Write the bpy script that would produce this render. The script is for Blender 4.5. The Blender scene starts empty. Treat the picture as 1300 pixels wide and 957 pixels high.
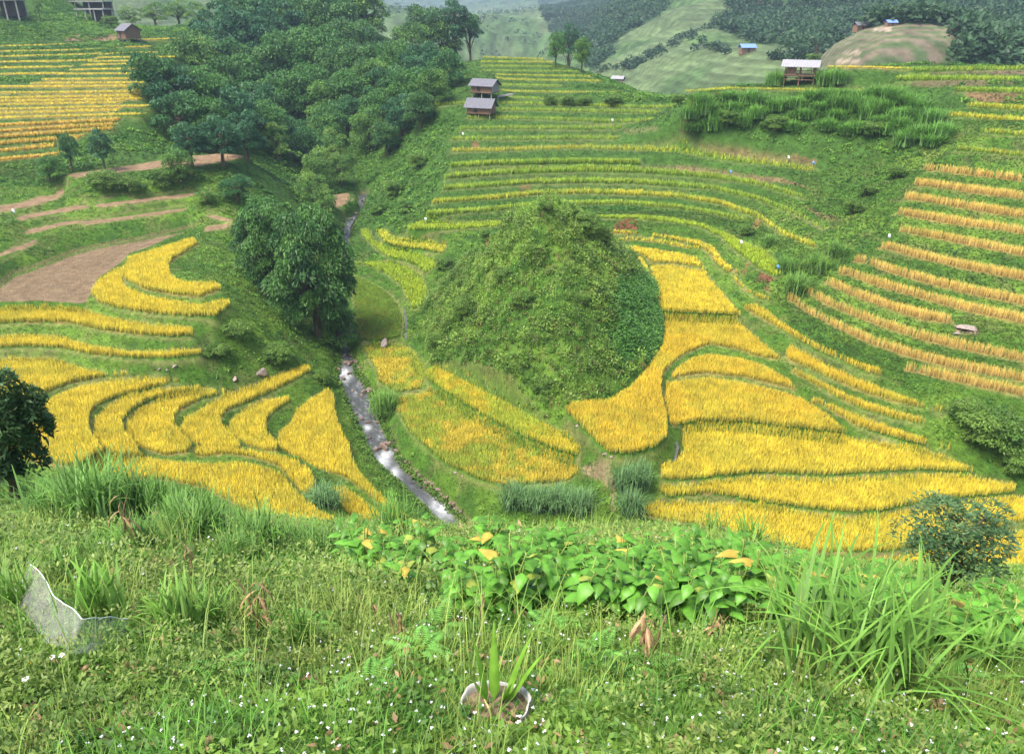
import bpy, math, random
import numpy as np
random.seed(7); rng = np.random.default_rng(7)
C = bpy.context.scene
COL = C.collection
# ---------------------------------------------------------------- camera, light, exposure
PITCH = math.radians(25.5); F = 1000.0
cam = bpy.data.objects.new('camera', bpy.data.cameras.new('camera')); COL.objects.link(cam)
cam.data.sensor_width = 36; cam.data.lens = 36*F/1300; cam.data.clip_start = .1; cam.data.clip_end = 6000
cam.location = (0, 0, 0); cam.rotation_euler = (math.pi/2-PITCH, 0, 0)
C.camera = cam
C.view_settings.view_transform = 'Standard'; C.view_settings.look = 'None'
C.view_settings.gamma = 1; C.view_settings.use_curve_mapping = False
C.view_settings.exposure = 1.28
SUN_EL, SUN_AZ = math.radians(62), math.radians(-125)      # azimuth from +Y towards +X
w = bpy.data.worlds.new("World"); C.world = w; w.use_nodes = True
nt = w.node_tree; bg = nt.nodes['Background']
sky = nt.nodes.new('ShaderNodeTexSky'); sky.sky_type = 'NISHITA'; sky.sun_disc = False
sky.sun_elevation = SUN_EL; sky.sun_rotation = SUN_AZ; sky.air_density = 1.0; sky.dust_density = 4.0; sky.ozone_density = 0.6
nt.links.new(sky.outputs[0], bg.inputs[0]); bg.inputs[1].default_value = 0.15
sl = bpy.data.lights.new('sun', 'SUN'); sl.energy = 2.8; sl.angle = math.radians(25); sl.color = (1, .95, .86)
so = bpy.data.objects.new('sun', sl); COL.objects.link(so)
d = np.array([math.sin(SUN_AZ)*math.cos(SUN_EL), math.cos(SUN_AZ)*math.cos(SUN_EL), math.sin(SUN_EL)])
from mathutils import Vector
so.rotation_euler = Vector(d).to_track_quat('Z', 'Y').to_euler(); so.location = (0, 0, 150)
C.cycles.max_bounces = 5; C.cycles.diffuse_bounces = 3; C.cycles.glossy_bounces = 2
C.cycles.transmission_bounces = 3; C.cycles.transparent_max_bounces = 6; C.cycles.volume_bounces = 0
C.cycles.use_denoising = True

# ---------------------------------------------------------------- helpers
cp, sp_ = math.cos(PITCH), math.sin(PITCH)
def P2W(u, v, z):
    "the place in the valley seen at photo point (u, v) at height z"
    u = np.asarray(u, float); v = np.asarray(v, float)
    dx = (u-650)/F; dy = -(v-478.5)/F
    Y = cp+dy*sp_; Z = -sp_+dy*cp
    k = z/Z
    return dx*k, Y*k
def W2P(x, y, z):
    dep = y*cp-z*sp_; up = y*sp_+z*cp
    return 650+F*x/dep, 478.5-F*up/dep
def at_dist(u, v, y):
    dx = (u-650)/F; dy = -(v-478.5)/F
    Y = cp+dy*sp_; Z = -sp_+dy*cp
    return dx/Y*y, y, Z/Y*y
def smooth(a, b, t):
    t = np.clip((t-a)/(b-a), 0, 1); return t*t*(3-2*t)
def hash2(i, j, s):
    h = (i.astype(np.int64)*374761393+j.astype(np.int64)*668265263+s*974634777) & 0x7fffffff
    h = ((h ^ (h >> 13))*1274126177) & 0x7fffffff
    return ((h ^ (h >> 16)) & 0xffff)/65535.0
def vnoise(x, y, s=0):
    x = np.asarray(x, float); y = np.asarray(y, float)
    i = np.floor(x); j = np.floor(y); fx = x-i; fy = y-j
    fx = fx*fx*(3-2*fx); fy = fy*fy*(3-2*fy)
    a = hash2(i, j, s); b = hash2(i+1, j, s); c = hash2(i, j+1, s); d_ = hash2(i+1, j+1, s)
    return (a*(1-fx)+b*fx)*(1-fy)+(c*(1-fx)+d_*fx)*fy
def fbm(x, y, s=0, o=4):
    r = 0; a = .5; t = 0
    for k in range(o):
        r = r+a*vnoise(x*2**k+17.3*k, y*2**k-9.1*k, s+k); t += a; a *= .5
    return r/t
def inpoly(x, y, P):
    r = np.zeros(x.shape, bool); n = len(P); j = n-1
    for i in range(n):
        xi, yi = P[i]; xj, yj = P[j]
        if yi != yj:
            r ^= ((yi > y) != (yj > y)) & (x < (xj-xi)*(y-yi)/(yj-yi)+xi)
        j = i
    return r
def link(o, parent=None):
    COL.objects.link(o)
    if parent is not None: o.parent = parent
    return o
def tag(o, label=None, cat=None, group=None, kind=None):
    if label: o['label'] = label
    if cat: o['category'] = cat
    if group: o['group'] = group
    if kind: o['kind'] = kind
    return o
def np_mesh(name, V, Fq, mat, tint=None, smooth_=False):
    "mesh from numpy arrays; Fq (n,3) or (n,4) or a list of such arrays"
    me = bpy.data.meshes.new(name)
    if not isinstance(Fq, list): Fq = [Fq]
    Fq = [f for f in Fq if len(f)]
    me.vertices.add(len(V)); me.vertices.foreach_set('co', np.asarray(V, np.float32).ravel())
    idx = np.concatenate([f.ravel() for f in Fq]).astype(np.int32)
    sz = np.concatenate([np.full(len(f), f.shape[1], np.int32) for f in Fq])
    st = np.concatenate([[0], np.cumsum(sz)[:-1]]).astype(np.int32)
    me.loops.add(len(idx)); me.loops.foreach_set('vertex_index', idx)
    me.polygons.add(len(sz)); me.polygons.foreach_set('loop_start', st); me.polygons.foreach_set('loop_total', sz)
    me.polygons.foreach_set('use_smooth', np.full(len(sz), smooth_, bool))
    me.update(calc_edges=True)
    if tint is not None:
        a = me.color_attributes.new('tint', 'FLOAT_COLOR', 'POINT')
        t = np.ones((len(V), 4), np.float32); t[:, :3] = tint
        a.data.foreach_set('color', t.ravel())
    if mat is not None: me.materials.append(mat)
    return me
def np_obj(name, V, Fq, mat, tint=None, parent=None, smooth_=False):
    return link(bpy.data.objects.new(name, np_mesh(name, V, Fq, mat, tint, smooth_)), parent)

# ---------------------------------------------------------------- materials
def new_mat(name):
    m = bpy.data.materials.new(name); m.use_nodes = True
    return m, m.node_tree, m.node_tree.nodes['Principled BSDF']
def foliage_mat(name, trans=.35, rough=.6, spec=.25, var=.35, scale=3.0):
    m, t, b = new_mat(name)
    a = t.nodes.new('ShaderNodeAttribute'); a.attribute_name = 'tint'
    n = t.nodes.new('ShaderNodeTexNoise'); n.inputs['Scale'].default_value = scale; n.inputs['Detail'].default_value = 2
    g = t.nodes.new('ShaderNodeNewGeometry'); t.links.new(g.outputs['Position'], n.inputs['Vector'])
    mr = t.nodes.new('ShaderNodeMapRange'); mr.inputs[1].default_value = .3; mr.inputs[2].default_value = .7
    mr.inputs[3].default_value = 1-var; mr.inputs[4].default_value = 1+var
    t.links.new(n.outputs[0], mr.inputs[0])
    mx = t.nodes.new('ShaderNodeVectorMath'); mx.operation = 'SCALE'
    t.links.new(a.outputs['Color'], mx.inputs[0]); t.links.new(mr.outputs[0], mx.inputs['Scale'])
    t.links.new(mx.outputs[0], b.inputs['Base Color'])
    b.inputs['Roughness'].default_value = rough; b.inputs['Specular IOR Level'].default_value = spec
    if trans > 0:
        tr = t.nodes.new('ShaderNodeBsdfTranslucent'); t.links.new(mx.outputs[0], tr.inputs[0])
        ms = t.nodes.new('ShaderNodeMixShader'); ms.inputs[0].default_value = trans
        t.links.new(b.outputs[0], ms.inputs[1]); t.links.new(tr.outputs[0], ms.inputs[2])
        t.links.new(ms.outputs[0], t.nodes['Material Output'].inputs['Surface'])
    return m
def ground_mat(name, bump=.6, scales=(1.2, 9, 40), var=.45):
    m, t, b = new_mat(name)
    a = t.nodes.new('ShaderNodeAttribute'); a.attribute_name = 'tint'
    g = t.nodes.new('ShaderNodeNewGeometry')
    prev = a.outputs['Color']; hsum = None
    for k, s in enumerate(scales):
        n = t.nodes.new('ShaderNodeTexNoise'); n.inputs['Scale'].default_value = s; n.inputs['Detail'].default_value = 4
        n.inputs['Roughness'].default_value = .65
        t.links.new(g.outputs['Position'], n.inputs['Vector'])
        mr = t.nodes.new('ShaderNodeMapRange'); mr.inputs[1].default_value = .32; mr.inputs[2].default_value = .68
        mr.inputs[3].default_value = 1-var; mr.inputs[4].default_value = 1+var
        t.links.new(n.outputs[0], mr.inputs[0])
        mx = t.nodes.new('ShaderNodeVectorMath'); mx.operation = 'SCALE'
        t.links.new(prev, mx.inputs[0]); t.links.new(mr.outputs[0], mx.inputs['Scale']); prev = mx.outputs[0]
        hsum = n.outputs[0]
    t.links.new(prev, b.inputs['Base Color'])
    bp = t.nodes.new('ShaderNodeBump'); bp.inputs['Strength'].default_value = bump; bp.inputs['Distance'].default_value = .15
    t.links.new(hsum, bp.inputs['Height']); t.links.new(bp.outputs[0], b.inputs['Normal'])
    b.inputs['Roughness'].default_value = .9; b.inputs['Specular IOR Level'].default_value = .15
    return m
def plain_mat(name, col, rough=.7, spec=.3, nscale=6, var=.25, stretch=(1, 1, 1), bump=0, metal=0):
    m, t, b = new_mat(name)
    tc = t.nodes.new('ShaderNodeTexCoord'); mp = t.nodes.new('ShaderNodeMapping'); mp.inputs['Scale'].default_value = stretch
    t.links.new(tc.outputs['Object'], mp.inputs[0])
    n = t.nodes.new('ShaderNodeTexNoise'); n.inputs['Scale'].default_value = nscale; n.inputs['Detail'].default_value = 4
    t.links.new(mp.outputs[0], n.inputs['Vector'])
    mr = t.nodes.new('ShaderNodeMapRange'); mr.inputs[1].default_value = .3; mr.inputs[2].default_value = .7
    mr.inputs[3].default_value = 1-var; mr.inputs[4].default_value = 1+var
    t.links.new(n.outputs[0], mr.inputs[0])
    mx = t.nodes.new('ShaderNodeVectorMath'); mx.operation = 'SCALE'; mx.inputs[0].default_value = col
    t.links.new(mr.outputs[0], mx.inputs['Scale']); t.links.new(mx.outputs[0], b.inputs['Base Color'])
    b.inputs['Roughness'].default_value = rough; b.inputs['Specular IOR Level'].default_value = spec
    b.inputs['Metallic'].default_value = metal
    if bump:
        bp = t.nodes.new('ShaderNodeBump'); bp.inputs['Strength'].default_value = bump; bp.inputs['Distance'].default_value = .02
        t.links.new(n.outputs[0], bp.inputs['Height']); t.links.new(bp.outputs[0], b.inputs['Normal'])
    return m
def up_normals(m, k):
    "thin blades catch light from all round: lean their shading normal towards the sky"
    t = m.node_tree; b = t.nodes['Principled BSDF']
    g = t.nodes.new('ShaderNodeNewGeometry')
    a = t.nodes.new('ShaderNodeVectorMath'); a.operation = 'SCALE'; a.inputs['Scale'].default_value = 1-k
    c = t.nodes.new('ShaderNodeVectorMath'); c.operation = 'ADD'; c.inputs[1].default_value = (0, 0, k)
    n = t.nodes.new('ShaderNodeVectorMath'); n.operation = 'NORMALIZE'
    t.links.new(g.outputs['Normal'], a.inputs[0]); t.links.new(a.outputs[0], c.inputs[0]); t.links.new(c.outputs[0], n.inputs[0])
    t.links.new(n.outputs[0], b.inputs['Normal'])
M_ground = ground_mat('ground cover', var=.3)
M_rice = foliage_mat('rice', .4, .6, .2, .18, .9)
M_leaf = foliage_mat('leaves', .3, .5, .3, .25, 1.2)
M_grass = foliage_mat('grass blades', .35, .5, .25, .25, 1.0)
up_normals(M_rice, .6); up_normals(M_grass, .45); up_normals(M_leaf, .25)
M_bark = plain_mat('bark', (.10, .075, .05), .9, .1, 8, .4, (1, 1, .3), .6)
# ---------------------------------------------------------------- what was measured in the photo
CR = {'A': (0, 0, 2.9545), 'B': (430, 0, 2.9545), 'C': (860, 0, 2.9545), 'D': (0, 290, 2.9545), 'E': (430, 290, 2.9545),
      'F': (860, 290, 2.9545), 'G': (0, 560, 2.9545), 'H': (430, 560, 2.9545), 'I': (860, 560, 2.9545), 'K': (260, 520, 4.815),
      'L': (440, 260, 5.317), 'M': (740, 260, 4.333), 'O': (0, 200, 3.939), 'P': (560, 100, 4.333), 'Q': (1040, 60, 4.785),
      'R': (0, 0, 5.909), 'X': (0, 0, 1.0)}
def cv(c, s):
    x0, y0, k = CR[c]; p = np.array([float(q) for q in s.replace(';', ' ').replace(',', ' ').split()]).reshape(-1, 2)
    return np.stack([x0+p[:, 0]/k, y0+p[:, 1]/k], 1)
FIELDS = []      # dict(back, front, z, h, kind, label, cat, group)
def fld(c, back, front, z, h, kind, label=None, group=None):
    FIELDS.append(dict(back=cv(c, back), front=cv(c, front), z=z, h=h, kind=kind, label=label, group=group))
def strip(c, front, T, h, kind, label=None, group=None, z=None):
    f = cv(c, front)
    f = resample(f, 14)
    T0, T1 = T if isinstance(T, tuple) else (T, T)
    b = f.copy(); b[:, 1] -= np.linspace(T0, T1, len(f))
    FIELDS.append(dict(back=b, front=f, z=z, h=h, kind=kind, label=label, group=group))
def resample(P, step):
    out = [P[0]]
    for a, b in zip(P[:-1], P[1:]):
        n = max(1, int(np.hypot(*(b-a))/step))
        for k in range(1, n+1): out.append(a+(b-a)*k/n)
    return np.array(out)
GL = 'golden rice paddies stepping down the left bank'
fld('D', '465,140;480,95;560,72;640,48;720,22;735,38;650,90;622,120;640,168;700,190;800,188;833,205', '465,160;470,190;540,225;640,245;750,256;835,224', -27.3, .68, 'gold', 'hook-shaped golden rice paddy curving round a green knoll below the bare brown field', GL)
fld('D', '340,222;365,180;430,140;470,132;455,175;465,205;540,238;640,258;750,272;840,252;866,262', '340,240;370,275;450,298;580,318;720,328;805,328;866,285', -28.0, .68, 'gold', 'crescent golden rice paddy wrapped outside the hook-shaped one, right of the bare field', GL)
fld('D', '-60,295;150,290;320,300;420,325;560,350;720,362', '-60,358;100,348;250,350;380,378;520,395;640,403;720,398', -29.2, .68, 'gold', 'long golden rice strip at the left edge directly under the bare brown field', GL)
fld('D', '-60,400;80,392;220,395;350,430;480,448;600,450;750,440', '-60,446;100,440;220,445;330,468;480,482;640,485;752,470', -30.6, .65, 'gold', 'wavy golden rice strip at the left edge, second below the bare brown field', GL)
fld('D', '-60,485;0,482;100,478;210,482;330,520;430,530;525,520', '-60,720;60,700;128,650;150,628;200,600;280,573;400,553;525,545', -32, .68, 'gold', 'broad golden rice paddy behind the dark shrub at the left edge', GL)
fld('D', '-60,740;60,720;140,668;150,650;200,615;300,578;420,558;560,550;662,552', '-60,830;60,850;175,880;290,890;390,830;345,780;332,740;335,695;365,660;450,625;560,598;662,574', -32.6, .68, 'gold', 'largest lobe-shaped golden paddy, leftmost of the curved fan', GL)
fld('D', '350,760;352,700;400,655;480,615;600,590;700,580;750,582', '352,785;400,835;440,850;530,855;500,800;465,765;458,720;490,680;560,640;660,615;750,598', -33.2, .68, 'gold', 'second lobe-shaped golden paddy from the left in the curved fan', GL)
fld('D', '475,750;480,710;520,670;600,630;700,605;790,592;845,595', '478,775;520,820;620,850;700,840;720,815;685,775;652,740;655,700;690,670;750,640;845,612', -33.9, .68, 'gold', 'middle lobe-shaped golden paddy of the curved fan', GL)
fld('D', '672,745;690,700;760,660;860,610;950,580;1050,535;1150,498;1168,515', '680,770;740,815;850,850;900,825;890,800;840,750;822,715;850,680;950,640;1060,590;1168,532', -34.6, .68, 'gold', 'golden paddy with the long arm reaching up towards the big dark tree', GL)
fld('D', '845,740;870,700;930,660;1000,630;1080,615;1085,630', '855,765;900,805;1000,838;1040,830;1035,805;1000,770;995,730;1020,690;1085,647', -35.3, .68, 'gold', 'small hooked golden paddy between the long-armed paddy and the riverside one', GL)
fld('D', '1040,790;1050,745;1090,715;1110,670;1170,620;1230,588;1250,610;1252,660;1270,720;1305,790;1320,850;1350,900;1410,970;1460,1010;1520,1060;1565,1105', '1045,830;1110,860;1190,905;1290,930;1370,985;1430,1040;1480,1100;1500,1160;1560,1160', -36.3, .68, 'gold', 'long golden paddy running down beside the stream on its left bank', GL)
fld('K', '-60,200;200,215;420,245;560,285;640,340;668,400', '-60,290;150,270;300,290;450,345;520,420;600,520;650,520', -34.4, .68, 'gold', 'narrow wavy golden paddy curling below the fan of lobes, with a green tip', GL)
fld('K', '-720,260;-400,262;-200,290;0,305;200,295;330,310;450,355;520,430;600,510;700,590;850,670;940,740', '-720,420;-500,420;-300,430;-150,445;0,480;150,560;300,640;480,720;700,790;900,820', -34, .68, 'gold', 'nearest golden paddy behind the tall foreground grass at lower left', GL)
fld('K', '780,450;850,445;930,500;1050,590', '830,560;850,620;940,680;1070,680', -36.0, .7, 'gold', 'tiny golden paddy beside the round grass tussock near the stream', GL)
GE = 'green and mixed rice paddies between the stream and the scrubby mound'
fld('L', '30,500;45,470;120,495;210,540;290,595;345,660;370,740', '40,560;60,700;90,905;200,912;360,890;375,800', -35.2, .35, 'dgreen', 'dark green paddy with faint brown streaks beside the stream under the big tree', GE)
fld('L', '60,380;200,370;300,375;420,410;500,470;530,520', '80,392;200,432;300,480;380,560;430,650;450,705;530,690;540,600', -34.3, .5, 'lime', 'bright lime paddy tapering to a point against the left foot of the mound', GE)
fld('L', '100,150;150,155;170,220;250,270;400,300;520,330;600,360', '110,210;190,290;280,350;400,375;480,410;530,455;590,430', -33.4, .5, 'lime', 'lime green crescent paddy just above the pointed lime one', GE)
fld('L', '200,150;250,150;300,200;400,235;520,240;665,255', '205,185;260,250;350,280;450,290;560,310;640,325;670,300', -32.4, .5, 'ygreen', 'small yellow-ended paddy highest on the left side of the mound', GE)
fld('E', '95,432;150,427;230,427;270,442;320,500', '100,460;145,530;150,570;215,612;310,600;322,560', -36, .45, 'mixed', 'small green and gold paddy with a pale boulder in its far corner', GE)
fld('E', '325,520;355,503;420,530;520,580;640,640;740,700;860,770;905,820', '330,560;380,600;480,660;580,720;700,780;800,820;895,850', -35.2, .6, 'ggold', 'long green-gold paddy under the front foot of the mound', GE)
fld('X', '503,500;535,496;545,493;572,507;613,527;653,551;694,568;721,581;735,592', '505,520;518,544;542,568;565,587;606,607;640,616;718,611;735,602', -36.5, .55, 'mixed', 'largest paddy on the right bank of the stream, patchy gold and green', GE)
GR = 'golden rice paddies on the valley floor right of the mound'
fld('M', '100,133;200,133;400,148;550,168;650,188;720,218;760,280;820,330;850,352', '110,150;230,152;400,174;560,202;660,237;710,272;730,318;790,368;850,364', -29.9, .6, 'gold', 'thin curved golden paddy highest of all, arching behind the valley floor under the red scar', GR)
fld('M', '800,362;850,392;900,445;960,480;1030,506', '805,384;850,430;900,475;960,508;1030,528', -30.5, .6, 'gold', 'short golden strip ending below the dark reddish landslip', GR)
fld('M', '150,173;300,170;450,188;600,228;655,245', '150,197;300,197;450,217;560,242;640,260', -30.6, .6, 'gold', 'short thin golden strip second from the top behind the mound', GR)
fld('M', '140,218;250,213;400,230;560,260;630,283;668,338', '140,250;250,255;330,275;370,312;500,318;600,335;668,350', -31, .6, 'gold', 'pale gold paddy third from the top behind the mound', GR)
fld('M', '140,258;250,262;320,277;345,312;370,365', '140,290;200,360;230,382;300,392;365,390', -31.2, .6, 'gold', 'small squarish golden paddy touching the right shoulder of the mound', GR)
fld('M', '375,330;380,318;500,322;600,340;665,352;700,400;760,460;820,530;868,580', '385,400;410,480;418,577;500,587;650,594;780,600;865,602', -31.6, .68, 'gold', 'large squarish golden paddy beside the green vine patch', GR)
fld('X', '716,514;728,505;775,502;802,485;823,462;841,435;844,418;839,400;888,399;932,403;960,425;990,448', '718,522;735,537;755,557;772,573;802,575;833,566;847,552;845,527;838,493;841,473;853,460;869,449;888,441;902,437;936,443;959,451;989,457', -33, .68, 'orange', 'big orange-gold boot-shaped paddy wrapping the right foot of the mound', GR)
fld('X', '852,474;858,464;880,450;900,446;940,451;970,460;1003,478;1010,488', '853,480;862,477;894,473;945,478;978,486;1009,493', -33.4, .62, 'orange', 'small humped orange-gold paddy above the dark gold oblong one', GR)
fld('X', '850,482;870,478;900,475;950,482;1000,495;1020,502;1050,521;1077,542', '846,490;844,510;851,541;862,538;887,533;945,534;995,540;1040,545;1077,549', -33.9, .68, 'orange', 'dark orange-gold oblong paddy in the middle of the valley floor', GR)
fld('X', '866,548;872,540;928,537;1012,545;1097,556;1165,567;1236,588', '866,555;868,575;860,587;838,597;839,607;867,608;900,605;962,598;1046,602;1165,595;1236,598', -35.2, .68, 'gold', 'long bright golden paddy beside the thin irrigation ditch', GR)
fld('X', '838,612;870,613;900,608;960,602;1046,606;1165,599;1225,600;1290,610', '839,625;850,630;900,625;928,629;995,640;1063,648;1114,648;1182,634;1286,624', -36, .68, 'gold', 'wavy golden paddy second from the front at lower right', GR)
fld('X', '817,636;834,633;862,634;962,636;1012,646;1080,655;1148,646;1220,634;1320,624', '814,652;834,659;894,668;962,692;1029,700;1130,698;1198,684;1320,655', -36.8, .68, 'gold', 'frontmost wide golden paddy above the leafy foreground plants', GR)
fld('X', '1040,712;1130,704;1200,690;1260,676;1330,662', '1040,748;1140,752;1200,746;1330,735', -37.5, .68, 'gold', 'golden paddy half hidden behind the reddish-tipped bush at lower right', GR)
# lower right strips
names4 = ['topmost', 'second', 'third', 'lowest']
for i, (b_, f_, z) in enumerate([('265,287;290,272;330,290;400,345;500,410;600,460;700,505;782,535', '262,305;340,347;430,402;520,452;620,497;700,532;775,552', -31.5),
        ('410,450;425,430;480,455;580,510;700,560;850,615;990,658', '420,492;480,517;580,562;700,612;850,657;985,684', -32.6),
        ('435,530;460,520;540,560;650,615;770,655;880,690;945,725', '440,547;500,577;600,632;700,677;800,707;940,739', -33.3),
        ('505,635;530,628;620,665;740,710;860,750;960,780;1035,800', '510,652;580,687;680,742;800,777;900,802;1030,827', -34.1)]):
    fld('F', b_, f_, z, .8, 'orange', names4[i]+' of the four short diagonal golden strips between valley floor and right slope', 'short diagonal golden strips at the foot of the right slope')
right = [('C', '958,620;980,617;1100,632;1340,660', '960,640;1100,658;1340,688'), ('C', '928,675;950,670;1100,693;1340,727', '930,697;1100,722;1340,753'),
 ('C', '890,730;920,727;1100,760;1340,790', '892,750;1050,777;1200,802;1340,822'), ('C', '840,780;900,785;1100,820;1340,852', '840,805;1000,835;1200,862;1340,885'),
 ('C', '850,845;1000,875;1150,900;1340,928', '850,872;1000,900;1150,930;1340,968'),
 ('F', '795,60;830,60;950,85;1100,120;1340,160', '800,80;900,110;1050,145;1200,175;1340,200'),
 ('F', '703,115;720,108;850,145;1000,185;1150,215;1340,252', '706,130;800,165;950,208;1100,245;1340,293'),
 ('F', '632,155;650,145;750,180;900,220;1050,262;1200,300;1340,325', '640,175;750,215;900,258;1050,300;1200,335;1340,363'),
 ('F', '563,185;590,178;700,225;850,280;1000,315;1042,330', '570,210;680,260;800,305;920,340;1035,357'),
 ('F', '485,225;500,213;600,265;750,315;900,365;1050,410;1200,445;1340,467', '490,245;560,285;680,335;800,380;950,425;1100,460;1340,505'),
 ('F', '430,262;445,252;520,295;620,345;750,395;900,440;1050,480;1340,540', '432,280;500,325;600,375;720,430;850,475;1000,515;1150,545;1340,582'),
 ('F', '890,525;900,512;1000,535;1150,568;1340,603', '892,540;1000,565;1150,597;1340,637')]
ORD = ['topmost', 'second from the top', 'third from the top', 'fourth from the top', 'fifth from the top', 'sixth from the top', 'seventh from the top',
       'eighth from the top', 'ninth from the top', 'tenth from the top', 'eleventh from the top', 'twelfth from the top', 'thirteenth from the top',
       'fourteenth from the top', 'fifteenth from the top', 'sixteenth from the top', 'seventeenth from the top', 'eighteenth from the top',
       'nineteenth from the top', 'twentieth from the top'] + ['fourth from the bottom', 'third from the bottom', 'second from the bottom', 'lowest']
for i, (c, b_, f_) in enumerate(right):
    fld(c, b_, f_, None, 1.15, 'tan', 'pale gold rice strip on the right slope, '+(ORD[i] if i < 11 else 'lowest and shortest'), 'pale gold rice strips on the right slope')
for i, (b_, f_, k) in enumerate([('580,122;800,110;1300,105', '580,142;900,140;1300,137', 'green'), ('490,168;700,166;1300,168', '490,197;800,200;1300,204', 'green'),
        ('880,240;950,235;1300,244', '882,267;1300,277', 'green'), ('958,335;1000,331;1300,352', '958,362;1300,383', 'ygreen'), ('818,390;850,386;1000,400;1300,423', '818,420;1000,437;1300,458', 'ygreen'),
        ('1035,490;1100,493;1300,510', '1035,522;1300,546', 'ygreen'), ('862,596;900,593;1050,606;1300,632', '865,627;1000,642;1300,676', 'ygreen')]):
    fld('Q', b_, f_, None, .8, k, ('bright green' if i < 3 else 'yellow-green')+' rice strip at the upper right edge, '+ORD[i], 'green rice strips at the upper right')
strip('Q', '60,119;300,122;580,131', 2, .3, 'gold', 'thin yellow rice strip on the crest behind the open hut', 'green rice strips at the upper right')
strip('C', '40,345;200,333;400,338;700,348;850,349', 3, .4, 'ygreen', 'thin yellow rice strip on the crest in front of the open hut', 'green rice strips at the upper right')
# central slope
mid = [('X', '614,73.5;692,76', 2.6, 1), ('X', '611,79;702,80', 2.6, 1), ('X', '611,84.5;722,86', 2.6, 0), ('X', '611,90.5;737,92', 2.6, 0), ('X', '611,96;752,98', 2.6, 1),
 ('X', '629,102;763,104', 2.8, 1), ('X', '635,109;714,110', 2.8, 0), ('X', '637,117;785,119', 3, 1), ('X', '645,125;730,127', 4, 0),
 ('P', '-40,147;105,146;320,143;500,143;800,152;1100,163;1280,164', 4.6, 2), ('P', '320,178;500,177;800,184;1100,191;1210,195', 4.6, 2),
 ('P', '140,223;200,222;370,222;600,228;900,238;1170,240', 4.6, 0), ('P', '105,280;300,278;600,276;1000,279', 4.6, 0), ('P', '50,338;300,340;600,334;800,332;980,337', 4.8, 0),
 ('P', '50,403;300,402;600,390;800,385;1000,395;1300,415;1739,470;2077,518', (5, 4.5), 1), ('P', '50,485;300,470;600,463;800,459;1100,467', 5, 0),
 ('P', '20,547;300,527;500,517;800,509;1100,517;1300,530;1520,550;1739,587;2019,667', (5.5, 5), 0), ('P', '10,612;300,592;500,577;800,570;1100,578;1300,592;1520,615;1739,667;1930,740;2119,842', (5.5, 7), 0),
 ('P', '-52,688;300,662;500,642;800,632;1100,642;1300,656;1520,690;1739,763;1885,866;2060,935', (6, 11), 1),
 ('P', '-78,752;300,727;480,707;620,697;1000,692;1300,716;1500,750;1681,793', (5.5, 5), 0)]
for i, (c, f_, T, k) in enumerate(mid):
    strip(c, f_, T, .55 if i < 9 else (.8 if i < 14 else .85), ['green', 'ygreen', 'green'][k], 'green rice strip on the central terraced slope, '+ORD[i], 'green rice strips on the central slope', z='MID' if i < 15 else None)
fld('X', '735,271;809,270;855,274;888,280;920,292;948,306;971,315;989,331;992,343', '735,277;809,278;855,283;890,289;915,300;931,316;952,332;971,345;984,350', -29.2, .5, 'lime', 'lime green strip at the foot of the central slope, widening above the reddish landslip', 'green rice strips on the central slope')
fld('X', '516,284;532,279;582,281;633,278;660,276', '520,291;582,291;633,287;660,283', None, .5, 'lime', 'lime green strip at the foot of the central slope, left of the mound', 'green rice strips on the central slope')
# left hill
lf = [('R', '-60,352;300,343;600,332;820,318'), ('R', '-60,392;300,386;720,376'), ('R', '-60,430;400,420;700,412'), ('R', '-60,470;400,465;660,458'), ('R', '-60,514;490,506'), ('R', '-60,562;410,556')]
for i, (c, f_) in enumerate(lf):
    strip(c, f_, 1.7, .45, 'gold', 'short yellow rice strip at the top left edge, '+ORD[i], 'short yellow strips at the top left edge', z='LH')
lr = ['960,302;1300,292;1560,290', '770,374;940,357;1120,350', '730,412;900,402;1150,397', '710,437;1000,434;1290,431', '650,465;1050,461', '595,492;1020,482', '510,528;1000,520', '410,560;985,556',
      '310,600;980,594', '220,630;1040,624', '-60,655;500,655;1040,651', '-60,702;500,697;1050,690', '-60,740;1050,722', '-60,767;1050,747', '-60,793;900,774', '-60,826;1120,797', '-60,859;870,832', '-60,890;1060,858']
lr2 = ['-30,476;425,455', '-30,499;415,472', '-30,520;410,488', '-30,545;300,520', '-30,574;215,551', '-30,607;220,583']
for i, f_ in enumerate(lr):
    strip('R', f_, 2 if i < 12 else 2.6, .38, 'gold', 'yellow rice strip on the left hillside beside the dark trees, '+ORD[i], 'yellow rice strips on the left hillside', z='LH')
for i, f_ in enumerate(lr2):
    strip('A', f_, 3.2+i*.5, .6, 'tangold', 'yellow rice strip on the left hillside beside the dark trees, '+ORD[i+len(lr)], 'yellow rice strips on the left hillside', z='LH')
# bare ground
fld('O', '-40,670;0,650;60,600;180,560;330,500;450,465;600,435;700,420;850,385;960,365', '-40,740;0,742;200,737;340,744;415,742;450,680;480,610;600,530;640,480;720,458;850,405;960,380', -28.1, 0, 'stubble')
fld('O', '330,85;480,65;650,45;860,10;985,-10;1100,-25;1210,-15', '340,99;480,84;620,70;820,52;1000,40;1100,22;1240,-10', -22, 0, 'soil')
SOIL = ['0,245;100,230;200,200;270,195;320,160|0,270;80,258;200,228;290,205;340,165', '80,300;200,280;330,255;430,238|90,312;200,295;330,268;440,248',
 '110,375;200,350;300,325;400,312|120,385;200,368;300,340;405,322', '480,235;640,215;800,195;1050,170|480,248;640,232;800,210;1050,180',
 '415,322;600,298;780,272;930,253|415,335;600,310;780,284;930,262', '0,487;80,450;170,410|0,502;90,465;180,422', '1030,345;1150,335|1030,365;1150,345', '520,200;640,190|520,222;640,215', '1040,290;1180,310|1040,298;1180,320']
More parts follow.
